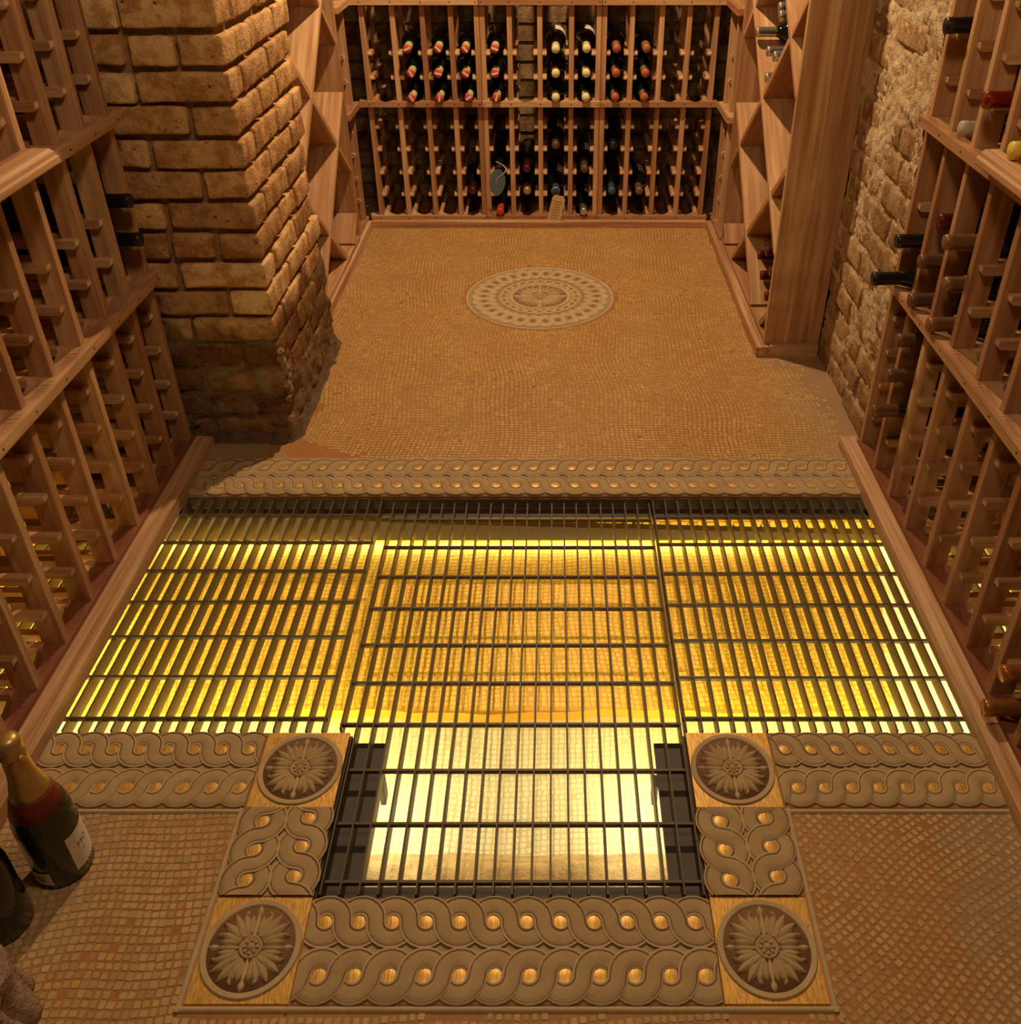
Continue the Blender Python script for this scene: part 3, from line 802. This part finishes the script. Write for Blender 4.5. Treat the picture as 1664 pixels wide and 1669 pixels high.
# ---- baseboards and sills
def mould(name, axis, a0, a1, c0, c1, z1, mat, mirror=1, label=None, z0=0.0):
    """board from c0 (room face) to c1, with a groove and a stepped back, run along axis"""
    s = 1 if c1 > c0 else -1; wdt = abs(c1-c0)
    prof = [(0, z0), (0, z1-.002), (.002, z1), (wdt*.42, z1), (wdt*.46, z1-.003), (wdt*.50, z1+.001), (wdt-.002, z1+.001), (wdt, z1-.002), (wdt, z0)]
    poly = [(c0+s*a, b_) for a, b_ in prof]
    o = put(name, extrude_poly(name, poly, axis, a0, a1, mat))
    struct(o, label); return o
mould('baseboard_back', 0, -.772, .640, 3.755, 3.80, .030, WOOD[0], label='cedar baseboard along the foot of the back wine rack')
mould('baseboard_left', 1, 2.70, 3.755, -.772, -.812, .034, WOODL[1], label='cedar baseboard along the left diamond rack')
mould('baseboard_right', 1, 2.600, 3.755, .640, .682, .034, WOODL[1], label='cedar baseboard along the right diamond rack')
mould('baseboard_panel', 0, .6825, .836, 2.600, 2.638, .040, WOOD[0], label='cedar baseboard across the foot of the tall end panel')
mould('trim_1', 1, .25, 2.085, -.922, -.968, .034, WOODL[1], label='cedar sill board along the left edge of the lit grates', z0=-.004)
mould('trim_2', 1, .25, 2.085, .771, .817, .034, WOODL[1], label='cedar sill board along the right edge of the lit grates', z0=-.004)

# ------------------------------------------------------------------ steel frame and grates
fr = tag(empty('grate_frame', (-.068, 1.13, -.02)), 'dark steel angle frame lining the T shaped floor opening', 'frame')
def fpart(nm, x0, x1, y0, y1, z0, z1):
    return put(nm, box_me(x1-x0, y1-y0, z1-z0, M_FRAME, .001), fr, ((x0+x1)/2+.068, (y0+y1)/2-1.13, (z0+z1)/2+.02))
# ledges the grates rest on, then the upright faces against the floor slab
ZL = -.0385
fpart('ledge_angle', GX0+.002, -.316, .818, 1.140, ZL-.006, ZL)
fpart('ledge_angle', .186, GX1-.002, .818, 1.140, ZL-.006, ZL)
fpart('ledge_angle', GX0+.002, GX1-.002, .818, .858, ZL-.0061, ZL-.0001)
fpart('ledge_angle', XL+.02, -.372, 1.134, 1.152, ZL-.0062, ZL-.0002)
fpart('ledge_angle', .236, XR-.02, 1.134, 1.152, ZL-.0062, ZL-.0002)
fpart('ledge_angle', XL+.02, XR-.02, 1.828, 1.859, ZL-.006, ZL)
fpart('upright_angle', XL+.02, XR-.02, 1.856, 1.8605, -.036, -.006)
fpart('upright_angle', XL+.02, GX0-.001, 1.1325, 1.1365, -.036, -.006)
fpart('upright_angle', GX1+.001, XR-.02, 1.1325, 1.1365, -.036, -.006)
fpart('upright_angle', GX0+.0015, GX0+.005, .82, 1.13, -.036, -.006)
fpart('upright_angle', GX1-.005, GX1-.0015, .82, 1.13, -.036, -.006)
fpart('upright_angle', GX0+.005, GX1-.005, .8165, .820, -.036, -.006)
fpart('support_clip', -.318, -.308, 1.05, 1.075, -.10, -.0445)
fpart('support_clip', .178, .188, 1.05, 1.075, -.10, -.0445)
BD = .032; BT = .0034; ZB = -.004
def grate(label, xs, ylen, crosses, cx0, cx1):
    """xs: bar positions; ylen(x) -> (y0, y1)"""
    g = tag(empty('floor_grate', ((xs[0]+xs[-1])/2, 1.5, ZB-BD)), label, 'grate', 'steel bar grates over the lit pit')
    ox = (xs[0]+xs[-1])/2
    for x in xs:
        a, b_ = ylen(x)
        put('bar', box_me(BT, b_-a, BD, M_STEEL, .0004), g, (x-ox, (a+b_)/2-1.5, BD/2))
    for y in crosses:
        a, b_ = cx0(y), cx1(y)
        put('cross_bar', box_me(b_-a, .0062, .009, M_STEEL, .001), g, ((a+b_)/2-ox, y-1.5, BD-.0062))
    return g
P_ = .0302
LC = (1.793, 1.691, 1.590, 1.488, 1.384, 1.275, 1.172)
CC = (1.776, 1.673, 1.570, 1.468, 1.361, 1.259, 1.158, 1.056, .950, .847)
RC = (1.786, 1.684, 1.581, 1.479, 1.373, 1.272, 1.172)
grate('dark steel bar grate on the left, running beneath the left wine rack', [-.432-P_*k for k in range(27)], lambda x: (1.140, 1.850), LC, lambda y: -1.225, lambda y: -.428)
grate('dark steel bar grate in the middle, longest one reaching into the leg of the opening', [-.399+P_*k for k in range(22)],
      lambda x: (1.145, 1.838) if x < -.38 else (.824, 1.838), CC, lambda y: -.402 if y > 1.14 else -.366, lambda y: .238 if y > 1.14 else .234)
grate('dark steel bar grate on the right, running beneath the right wine rack', [.2455+P_*k for k in range(27)], lambda x: (1.140, 1.850), RC, lambda y: .242, lambda y: 1.035)

# ------------------------------------------------------------------ wine racks
M_ENDG = plain('pale_end_grain', (0.80, 0.58, 0.36), 0.7)
PW, PD = .0195, .046     # post face width and depth
RUNG_W, RUNG_H = .0165, .0175
def rung_mesh(L):
    k = ('rung', L)
    if k in CACHE: return CACHE[k]
    # along +y from 0 (front) to L; front end cut back under the nose
    w2, h = RUNG_W/2, RUNG_H
    prof = [(0, -.0115), (0, -.001), (.001, 0), (L, 0), (L, -h), (.0055, -h)]
    me = extrude_poly('rung', [(a, b_) for a, b_ in prof], 0, -w2, w2, WOOD[1])
    me.materials.append(M_ENDG)
    for q in (0, 5): me.polygons[q].material_index = 1
    CACHE[k] = me; return me
def rail_mesh(us, u0, u1, d0, d1, z0, z1, dip=.0155, mat=None):
    """rail with a shallow cradle cut in its top edge in every bay"""
    pts = [(u0, z0), (u0, z1)]
    flat = z1
    for a, b_ in zip(us[:-1], us[1:]):
        if b_-a < .05: continue
        lo, hi = a+PW*.9, b_-PW*.9
        for i in range(9):
            t = i/8; pts.append((lo+(hi-lo)*t, z1-dip*math.sin(PI*t)**1.3))
    pts += [(u1, z1), (u1, z0)]
    # columns of quads: front and back faces, top, bottom
    top = pts[1:-1]
    V, F = [], []
    for (u, z) in top:
        for d in (d0, d1):
            V.append((u, d, flat if d == d0 else z)); V.append((u, d, z0))
    for i in range(len(top)-1):
        a, b_ = 4*i, 4*(i+1)
        F += [[a, a+1, b_+1, b_], [a+2, b_+2, b_+3, a+3], [a, b_, b_+2, a+2], [a+1, a+3, b_+3, b_+1]]
    F += [[0, 2, 3, 1], [4*(len(top)-1)+k for k in (0, 1, 3, 2)]]
    return fixn(mesh_from('rail', V, F, mat or WOOD[0]))
def rack(label, loc, rotz, us, sections, rails, depth=.25, ends=(0, 0), rail_proud=.022, base_mat=None, double=(), ext=(0, 0)):
    """us: post positions along local x; sections: (z0, z1, [rung tops]); rails: (z0, z1)"""
    g = tag(empty('wine_rack', loc, (0, 0, rotz)), label, 'wine rack', 'redwood wine racks around the cellar')
    for u in us:
        wd = PW*1.7 if u in double else PW
        for (z0, z1, rungs) in sections:
            pm = box_me(wd, PD, z1-z0, WOOD[2], .0015)
            put('post', pm, g, (u, PD/2, (z0+z1)/2))
            put('rear_post', pm, g, (u, depth-PD/2, (z0+z1)/2))
    L = depth-.016
    rm = rung_mesh(L)
    for i, u in enumerate(us):
        hw = (PW*1.7 if u in double else PW)/2
        for (z0, z1, rungs) in sections:
            for zr in rungs:
                start = .043 if zr < z0+.012 else .011
                for s in (-1, 1):
                    if i == 0 and s < 0 and ends[0] == 0: continue
                    if i == len(us)-1 and s > 0 and ends[1] == 0: continue
                    put('rung', rm, g, (u+s*(hw+RUNG_W/2-.0006), start, zr))
    for (z0, z1, proud, dpt) in rails:
        put('rail', rail_mesh(us, us[0]-PW*.6-ext[0], us[-1]+PW*.6+ext[1], -proud, dpt, z0, z1, mat=(base_mat if z0 < .05 and base_mat else WOOD[0])), g)
        for u in us:
            if ('s', 1) not in CACHE: CACHE[('s', 1)] = lathe_me('screw', [(.0028, 0), (.0028, .0006), (0, .0006)], M_SCREW, 8)
            put('screw', CACHE[('s', 1)], g, (u, -proud+.0002, (z0+z1)/2), (PI/2, 0, 0))
            pass
    return g
R1 = [.052, .139, .231, .327, .418]
R2 = [.516, .608, .698]
R3 = [.888, .972, 1.060, 1.150, 1.240]
SECT = [(.045, .494, R1), (.514, .866, R2), (.886, 1.44, R3)]
RAILS = [(.004, .046, .004, .050), (.494, .515, .020, .042), (.866, .887, .020, .042), (1.44, 1.46, .020, .042)]
# back rack: three modules of four bays
BY = 3.79
BX = [-.734, -.617, -.503, -.395, -.286, -.172, -.056, .066, .181, .297, .410, .515, .619]
zbase = [(.026, .046, .012, .050)] + RAILS[1:]
# neighbouring modules meet at two posts standing side by side
H2 = .0105
BXM = [BX[:4]+[BX[4]-H2], [BX[4]+H2]+BX[5:8]+[BX[8]-H2], [BX[8]+H2]+BX[9:]]
for us_, lab in zip(BXM, ('redwood rack module at the back left, holding green capped bottles',
                          'redwood rack module at the back centre, holding the tagged bottles',
                          'redwood rack module at the back right, holding red-brown capped bottles')):
    u0 = (us_[0]+us_[-1])/2
    rack(lab, (u0, BY, 0), 0, [u-u0 for u in us_], SECT, zbase, ext=(.030 if us_[0] < -.7 else 0, .014 if us_[-1] > .6 else 0))
# narrow side racks turning the back corners
rack('narrow redwood corner rack between the back rack and the left diamond bins', (-.790, 3.665, 0), PI/2, [-.070, .070], SECT, RAILS, .22, ext=(.028, .032))
rack('narrow redwood corner rack between the back rack and the right diamond bins', (.665, 3.645, 0), -PI/2, [-.110, .035], SECT, RAILS, .22, ext=(.012, .076))
# left and right racks over the pit
LY = [2.055, 1.938, 1.820, 1.694, 1.565, 1.443, 1.320, 1.202, 1.082, .962]
lu = sorted(y-1.5 for y in LY)
rack('tall redwood wine rack along the left wall above the lit grates', (-.970, 1.5, 0), PI/2, lu, SECT, RAILS, .26, base_mat=WOODSHADE[0])
RY = [2.045, 1.926, 1.807, 1.684, 1.548, 1.428, 1.309, 1.193, 1.073, .955]
ru = sorted(1.5-y for y in RY)
rack('tall redwood wine rack along the right wall with many dusty bottles', (.812, 1.5, 0), -PI/2, ru, SECT, RAILS, .26, base_mat=WOODSHADE[0])
# counters on the front part of both side racks
def counter(label, x_wall, x_edge, y1):
    s = 1 if x_edge > x_wall else -1; x = abs(x_edge-x_wall)
    prof = [(0, .888), (0, .916), (x-.016, .916), (x-.008, .911), (x-.006, .905), (x-.001, .902), (x, .892), (x-.004, .888)]
    o = put('rack_counter', extrude_poly('rack_counter', [(x_wall+s*a-x_edge, b_-.888) for a, b_ in prof], 1, -(y1-.9)/2, (y1-.9)/2, WOOD[1]), None, (x_edge, (y1+.9)/2, .888))
    tag(o, label, 'counter', 'moulded counters on the side racks')
counter('cedar counter board with moulded edge on the left wine rack', -.966, -.905, 1.69)
counter('cedar counter board with moulded edge on the right wine rack', .808, .768, 1.685)

# ------------------------------------------------------------------ diamond bin racks
def diamond(label, xf, sgn, y0, y1, near_panel):
    """front plane x = xf, bins run away from the aisle (sgn = +1 to the right)"""
    D = .25
    g = tag(empty('diamond_rack', (xf, (y0+y1)/2, 0)), label, 'diamond rack', 'redwood diamond bin racks')
    yc = (y0+y1)/2
    zb, zt = .052, 1.62
    dy, dz = .28, .23
    c0 = (3.08, .229)
    th = .019
    def clip(p, d):
        t0, t1 = -9, 9
        for a, lo, hi in ((0, y0, y1), (1, zb, zt)):
            ta, tb = (lo-p[a])/d[a], (hi-p[a])/d[a]
            if ta > tb: ta, tb = tb, ta
            t0, t1 = max(t0, ta), min(t1, tb)
        return t0, t1
    L0 = math.hypot(dy, dz)
    for s in (1, -1):
        d = (dy/L0, s*dz/L0)
        for k in range(-10, 11):
            p = (c0[0]+2*k*dy, c0[1])
            t0, t1 = clip(p, d)
            if t1-t0 < .06: continue
            t0 += .004; t1 -= .004
            m_ = (t0+t1)/2
            dep = D-.006 if s > 0 else D-.010
            me = box_me(dep, t1-t0, th, WOOD[1], .001)
            fo = 0 if s > 0 else .003
            ang = math.atan2(d[1], d[0])
            put('diagonal_board', me, g, (sgn*(fo+dep/2), p[0]+d[0]*m_-yc, p[1]+d[1]*m_), (ang, 0, 0))
    # planked back, seen through the bins
    z = zb
    while z < zt-.02:
        put('back_plank', box_me(.012, y1-y0, .135, WOOD[1], .002), g, (sgn*(D+.006), 0, z+.068)); z += .14
    put('bottom_board', box_me(D, y1-y0, .016, WOOD[1], .001), g, (sgn*D/2, 0, .044))
    if near_panel:
        pw = .176
        n_ = 2
        for k in range(n_):
            put('end_plank', box_me(pw/n_-.0006, .020, 2.3, WOOD[2], .001), g, (sgn*(pw/n_*(k+.5)), y0-.011-yc, .036+1.15))
    else:
        put('end_panel', box_me(D, .018, 1.6, WOOD[2], .001), g, (sgn*D/2, y0-.009-yc, .85))
    put('end_panel', box_me(D, .018, 1.6, WOOD[2], .001), g, (sgn*D/2, y1+.009-yc, .85))
    return g
diamond('redwood diamond bin rack on the right behind the tall end panel', .666, 1, 2.640, 3.500, True)
diamond('redwood diamond bin rack on the left behind the brick pier', -.780, -1, 2.715, 3.535, False)

# ------------------------------------------------------------------ bottles
# profile (r, h) from base to lip; h measured from the base
BORD = [(0, .006), (.030, .002), (.0365, .0), (.0375, .004), (.0375, .180), (.0362, .192), (.030, .206), (.0215, .219), (.0160, .230), (.0147, .240), (.0146, .262)]
BURG = [(0, .006), (.032, .002), (.0395, .0), (.0405, .004), (.0405, .140), (.0380, .160), (.0310, .186), (.0230, .210), (.0170, .230), (.0150, .242), (.0148, .262)]
CAPP = [(.0150, .225), (.0156, .226), (.0154, .284), (.0162, .285), (.0162, .296), (.0150, .299), (0, .2995)]
CAPL = [(.0150, .210), (.0176, .216), (.0158, .236), (.0155, .284), (.0163, .285), (.0163, .296), (.0150, .299), (0, .2995)]
def bottle_meshes(kind):
    if kind in CACHE: return CACHE[kind]
    CACHE[kind] = lathe_me('glass', BORD if kind == 'bord' else BURG, G_DARK, 20); return CACHE[kind]
def cap_mesh(color):
    k = ('cap', color)
    if k not in CACHE: CACHE[k] = lathe_me('capsule', CAPP, CAPS[color], 16)
    return CACHE[k]
LABP = {}
def label_mesh(kind, mat=None):
    k = ('lab', kind, (mat or M_WHITE).name)
    if k in CACHE: return CACHE[k]
    r = (.0375 if kind == 'bord' else .0405)+.0005
    V, F = [], []; n = 16
    for i in range(n+1):
        a = PI*(.05+.9*i/n)
        for h in (.055, .130 if kind == 'burg' else .150): V.append((r*math.cos(a), r*math.sin(a), h))
    for i in range(n): F.append([2*i, 2*i+2, 2*i+3, 2*i+1])
    CACHE[k] = mesh_from('label', V, F, mat or M_WHITE, True); return CACHE[k]
def lying(tip, direction, color, label, group, kind='bord', roll=0.0, lab=False, extra=None, tilt=0.0):
    """bottle lying with its capsule end at tip; direction = unit vector pointing out of the rack (towards the lip)"""
    d = Vector(direction).normalized()
    d = (d + Vector((0, 0, -tilt))).normalized()
    base = Vector(tip) - d*.2995
    o = tag(empty('wine_bottle', base), label, 'bottle', group)
    o.rotation_mode = 'QUATERNION'
    from mathutils import Quaternion
    o.rotation_quaternion = d.to_track_quat('Z', 'Y') @ Quaternion((0, 0, 1), roll)
    put('glass', bottle_meshes(kind), o); put('capsule', cap_mesh(color), o)
    if lab: put('label', label_mesh(kind, lab if lab is not True else None), o)
    if extra: extra(o)
    return o
def red_end(o):
    if 'rm' not in CACHE: CACHE['rm'] = lathe_me('capsule_mark', [(.0165, .2935), (.0166, .2968), (.0152, .2998), (.0040, .3003)], M_REDM, 16)
    put('capsule_mark', CACHE['rm'], o)
    put('capsule_stripe', box_me(.026, .0075, .0012, M_WHITE, .0002), o, (0, 0, .3002), (0, 0, .8))
def green_band(o):
    if 'gb' not in CACHE: CACHE['gb'] = lathe_me('green_band', [(.0160, .224), (.0165, .226), (.0165, .240), (.0160, .242)], M_DKGRN, 16)
    put('green_band', CACHE['gb'], o)
cells = [(a+b_)/2 for a, b_ in zip(BX[:-1], BX[1:])]
NECK = .0165
rows = {'r0': .052+NECK-.002, 'r1': .139+NECK, 'r2': .231+NECK, 'r3': .327+NECK, 'r4': .418+NECK, 'u0': .515+NECK+.002, 'u1': .608+NECK, 'u2': .698+NECK, 't0': .888+NECK, 't1': .972+NECK, 't2': 1.06+NECK}
out_b = (0, -1, 0)
ordn = ['first', 'second', 'third', 'fourth']
rown = {'u2': 'top', 'u1': 'middle', 'u0': 'bottom'}
for r_ in ('u2', 'u1', 'u0'):
    for k, c in enumerate((1, 2, 3, 4)):
        lying((cells[c]+random.uniform(-.004, .004), 3.752+random.uniform(-.006, .004), rows[r_]), out_b, 'lime',
              'pale green and red capped bottle, %s from left, %s row of back rack' % (ordn[k], rown[r_]), 'green and red capped bottles in the back rack', roll=random.uniform(0, 6), extra=red_end, tilt=.03)
    for k, c in enumerate((6, 7)):
        lying((cells[c], 3.752+random.uniform(-.006, .004), rows[r_]), out_b, 'cream',
              'cream capped bottle, %s of the pair in the %s row of the back rack' % (('left', 'right')[k], rown[r_]), 'cream capped bottles in the back rack', 'burg', -PI/2+random.uniform(-.3, .3), M_WHITE, tilt=.03)
    for k, c in enumerate((8, 9)):
        lying((cells[c], 3.757, rows[r_]), out_b, 'rust',
              'rust red capped bottle, %s of the pair in the %s row of the back rack' % (('left', 'right')[k], rown[r_]), 'rust capped bottles in the back rack', 'bord', extra=green_band, tilt=.03)
low = [(3, 'r1', 'maroon', 'dark bottle with dull maroon capsule, lone in its column left of the blue card', 'bord'),
       (4, 'r2', 'black', 'black capped bottle from which the blue oval card hangs', 'bord'),
       (4, 'r0', 'scarlet', 'bottle with bright scarlet wax cap in the bottom row of the back rack', 'bord'),
       (5, 'r2', 'maroon', 'maroon capped bottle above the gold capped one, right of the blue card', 'bord'),
       (5, 'r1', 'gold', 'dark bottle with gold capsule left of the cream tagged bottle', 'bord'),
       (6, 'r3', 'brown', 'dark bottle with brown capsule two rows above the cream tagged bottle', 'bord'),
       (6, 'r1', 'blue', 'bottle with blue capsule wearing the cream paper tag', 'bord'),
       (7, 'r2', 'brown', 'dark bottle with brown capsule right of the cream tagged bottle, upper of two', 'bord'),
       (7, 'r0', 'silver', 'bottle with silver capsule in the bottom row beside the cream tag', 'bord'),
       (8, 'r3', 'black', 'black capped bottle highest in its column above the dark blue capped one', 'bord'),
       (8, 'r1', 'blue', 'bottle with dark blue capsule and no tag in the back rack', 'bord'),
       (9, 'r1', 'bronze', 'bottle with bronze capsule, rightmost one low in the back rack', 'bord')]
LOWB = {}
for (c, r_, col, lb, kd) in low:
    LOWB[(c, r_)] = lying((cells[c], 3.770, rows[r_]), out_b, col, lb, 'bottles low in the back rack', kd, PI*1.5, True if c in (6, 7, 9) else False, tilt=.03)
# hanging tags
tg = tag(empty('paper_tag', (cells[6]+.012, 3.752, .135)), 'cream handwritten paper tag hanging from a blue capped bottle', 'tag')
card = extrude_poly('card', [(-.014, 0), (-.021, -.012), (-.021, -.105), (.021, -.105), (.021, -.012), (.014, 0)], 1, -.0006, .0006, M_CREAM)
co = put('card', card, tg, (0.004, -.016, .012), (.22, .22, -.05), (1.3, 1, 1.25))
for k in range(7):
    put('writing_line', box_me(.030-.004*(k % 3), .0006, .0016, M_INK, .0001), co, (-.002+.001*(k % 3), -.0010, -.022-k*.011))
put('string', lathe_me('string', [(.0166, -.001), (.0176, .0), (.0166, .001)], M_WHITE, 14, caps=False), tg, (-.012, .012, .022), (PI/2-.2, 0, 0))
tb = tag(empty('oval_card', (cells[4], 3.748, .255)), 'blue grey oval card with ribbon hanging on a bottle neck', 'tag')
ov = [(.033*math.cos(a)*(1+.12*math.sin(a)), -.055+.062*math.sin(a)) for a in np.linspace(0, 2*PI, 25)[:-1]]
put('card', extrude_poly('card', ov, 1, -.0007, .0007, M_BLUEC), tb, (0, -.012, -.005), (.25, .12, 0))
V, F = [], []
for i in range(15):
    t = i/14; V += [(.03*math.sin(t*5)-.01+.03*t, -.016-.01*math.sin(t*3), .035-.085*t), (.03*math.sin(t*5)-.004+.03*t, -.017-.01*math.sin(t*3), .037-.085*t)]
for i in range(14): F.append([2*i, 2*i+1, 2*i+3, 2*i+2])
put('ribbon', mesh_from('ribbon', V, F, M_RIBBON, True), tb)

# right rack bottles
rc = [(a+b_)/2 for a, b_ in zip(RY[:-1], RY[1:])]
out_r = (-1, 0, 0)
for (c, r_, x, col, lb, kd) in [
    (0, 't2', .780, 'black', 'bottle with long black capsule high on the right rack', 'bord'),
    (2, 't1', .785, 'red', 'bottle with shiny red capsule high on the right rack', 'bord'),
    (1, 't0', .806, 'clear', 'bottle with pale bare cork end just above the upper right rail', 'bord'),
    (3, 't0', .795, 'yellow', 'bottle with yellow capsule at the end of the right counter', 'bord'),
    (1, 'u2', .806, 'maroon', 'maroon capped bottle topmost of the middle section in the right rack', 'bord'),
    (0, 'u1', .772, 'black', 'black capped bottle in the right rack end column, above the long black neck', 'burg'),
    (2, 'u2', .775, 'bronze', 'bottle with bright bronze capsule in third column of the right rack', 'bord'),
    (1, 'u1', .785, 'brown', 'brown capped bottle behind and above the long black neck on the right rack', 'bord'),
    (0, 'u0', .735, 'black', 'bottle with long black neck sticking far out over the right rail', 'burg'),
    (2, 'u1', .795, 'bronze', 'bottle with bronze capsule directly below the bright bronze one on the right rack', 'bord'),
    (1, 'u0', .782, 'brown', 'bottle with dark brown capsule resting on the rail beside the long black neck', 'bord'),
    (2, 'u0', .782, 'bronze', 'bottle with bronze capsule resting on the rail, third column of the right rack', 'bord'),
    (1, 'r4', .775, 'brown', 'bottle with brown capsule just under the middle rail of the right rack', 'bord'),
    (1, 'r3', .770, 'brown', 'bottle with brown capsule, middle of the three below the right rail', 'bord'),
    (1, 'r2', .752, 'brown', 'bottle with long brown neck, lowest of the three below the right rail', 'burg'),
    (7, 'r1', .785, 'copper', 'bottle with ringed copper capsule near the front of the right rack, upper of two', 'bord'),
    (7, 'r0', .776, 'copper', 'bottle with ringed copper capsule over the right sill, lower of two', 'bord')]:
    lying((x, rc[c], rows[r_]+(.028 if col == 'yellow' else 0)), out_r, col, lb, 'bottles in the right wine rack', kd, PI, tilt=.02)
lc = [(a+b_)/2 for a, b_ in zip(LY[:-1], LY[1:])]
for (c, r_, x, col, lb) in [(0, 'u2', -.938, 'black', 'upper of two black bottle necks sticking out of the left rack'),
                            (0, 'u1', -.938, 'black', 'lower of two black bottle necks sticking out of the left rack'),
                            (1, 'u2', -1.01, 'black', 'black bottle set back in the second column of the left rack'),
                            (1, 'u1', -1.02, 'black', 'black bottle set deep behind the posts low in the left rack')]:
    lying((x, lc[c], rows[r_]), (1, 0, 0), col, lb, 'bottles in the left wine rack', 'bord', 0)
# bottles in the right diamond bins
for i, (y, z, x) in enumerate([(3.225, .862, .655), (3.030, .962, .676), (2.940, .952, .660), (3.085, .828, .668), (2.985, .832, .668), (3.083, .750, .672)]):
    lying((x, y, z), out_r, 'silver', ['silver foiled bottle farthest into the upper right diamond bin, long neck showing', 'silver foiled bottle, inner of the top pair in the upper diamond bin',
          'silver foiled bottle, nearer of the top pair in the upper diamond bin', 'silver foiled bottle in the middle of the heap in the upper diamond bin',
          'silver foiled bottle against the near board, halfway down the upper diamond bin', 'silver foiled bottle lowest in the point of the upper diamond bin'][i], 'silver foiled bottles in the right diamond rack')
for i, (y, z, x) in enumerate([(2.930, .212, .684), (2.825, .268, .684), (2.855, .170, .684), (2.742, .232, .684), (2.760, .138, .684)]):
    lying((x, y, z), out_r, 'maroon', ['red foiled bottle farthest back in the low diamond bin', 'red foiled bottle on top of the heap in the low diamond bin',
          'red foiled bottle mid heap in the low diamond bin', 'red foiled bottle second from the end panel in the low diamond bin', 'red foiled bottle lowest beside the end panel in the low diamond bin'][i], 'red foiled bottles in the right diamond rack')

# standing sparkling wine bottles
CH = [(0, .010), (.030, .004), (.0415, 0), (.0440, .004), (.0440, .118), (.0430, .136), (.0390, .156), (.0320, .178), (.0255, .198), (.0205, .218), (.0178, .238), (.0165, .262), (.0165, .283)]
CF = [(.0300, .1835), (.0262, .199), (.0212, .219), (.0184, .239), (.0172, .262), (.0172, .270), (.0192, .272), (.0192, .276), (.0172, .279), (.0180, .287), (.0186, .296), (.0165, .303), (.0100, .307), (0, .308)]
CR = [(.0400, .1535), (.0335, .1765), (.0302, .1855), (.0296, .187)]
def patch(name, r, a0, a1, h0, h1, mat, n=12, parent=None, shape=None):
    V, F = [], []
    for i in range(n+1):
        a = a0+(a1-a0)*i/n
        for k in range(4):
            hh = h0+(h1-h0)*k/3
            V.append((r*math.cos(a), r*math.sin(a), hh))
    for i in range(n):
        for k in range(3): F.append([i*4+k, (i+1)*4+k, (i+1)*4+k+1, i*4+k+1])
    return put(name, mesh_from(name, V, F, mat, True), parent)
def text_on(parent, s, r, a0, h0, size, mat, name):
    cu = bpy.data.curves.new('t', 'FONT'); cu.body = s; cu.size = size; cu.extrude = 0
    to = bpy.data.objects.new('t', cu); COL.objects.link(to)
    dg = bpy.context.evaluated_depsgraph_get()
    me = bpy.data.meshes.new_from_object(to.evaluated_get(dg))
    bpy.data.objects.remove(to)
    for v in me.vertices:
        a = a0+v.co.x/r; v.co = (r*math.cos(a), r*math.sin(a), h0+v.co.y)
    me.materials.clear(); me.materials.append(mat)
    return put(name, me, parent)
ch = tag(empty('sparkling_wine_bottle', (-.787, .873, .0015)), 'upright green sparkling wine bottle with gold foil and white label', 'bottle')
put('glass', lathe_me('glass', CH, G_GREEN, 36), ch)
put('foil', lathe_me('foil', CF, CAPS['gold'], 36), ch); put('collar', lathe_me('collar', CR, M_COLLAR, 36), ch)
lp = patch('front_label', .0445, math.radians(-34), math.radians(72), .022, .098, M_WHITE, 16, ch)
text_on(lp, 'MO', .0447, math.radians(-16), .062, .015, M_INK, 'lettering')
text_on(lp, 'C', .0447, math.radians(-6), .048, .009, M_INK, 'lettering')
bp = patch('back_label', .0445, math.radians(-125), math.radians(-82), .012, .042, M_WHITE, 8, ch)
patch('stamp', .0447, math.radians(-112), math.radians(-96), .019, .034, M_GREYP, 4, bp)
put('wire_tab', lathe_me('wire_tab', [(.004, 0), (.0055, .001), (.0055, .003), (.004, .004)], CAPS['gold'], 12), ch, (.0168, -.010, .272), (0, 1.4, 0))
c2 = tag(empty('sparkling_wine_bottle', (-.840, .778, .0015)), 'dark upright bottle cut off by the left picture edge, behind the carved stone', 'bottle')
put('glass', lathe_me('glass', CH, G_DARK, 36), c2)
put('foil', lathe_me('foil', CF, CAPS['black'], 36), c2)

# carved stone block at the lower left
V, F = [], []
ns, nh = 72, 10
for j in range(nh+1):
    t = j/nh
    for i in range(ns):
        a = 2*PI*i/ns
        fl = abs(math.sin(a*4.5))**.5
        r = .082*(1-.20*t+.04*math.sin(t*9)) * (1-.16*(1-fl)*(1 if t < .75 else .2))
        p = Vector((r*math.cos(a), r*math.sin(a), .115*t))
        nn = noise.noise_vector(p*30)*.005
        V.append((p.x+nn.x, p.y+nn.y, p.z+(nn.z if j else 0)))
V.append((0, 0, .122))
for j in range(nh):
    for i in range(ns): F.append([j*ns+i, j*ns+(i+1) % ns, (j+1)*ns+(i+1) % ns, (j+1)*ns+i])
for i in range(ns): F.append([nh*ns+i, nh*ns+(i+1) % ns, len(V)-1])
F.append(list(range(ns))[::-1])
st_ = put('carved_stone', mesh_from('carved_stone', V, F, M_STONE, True), None, (-.800, .625, 0))
tag(st_, 'weathered carved stone block with grooves at the lower left corner', 'stone')
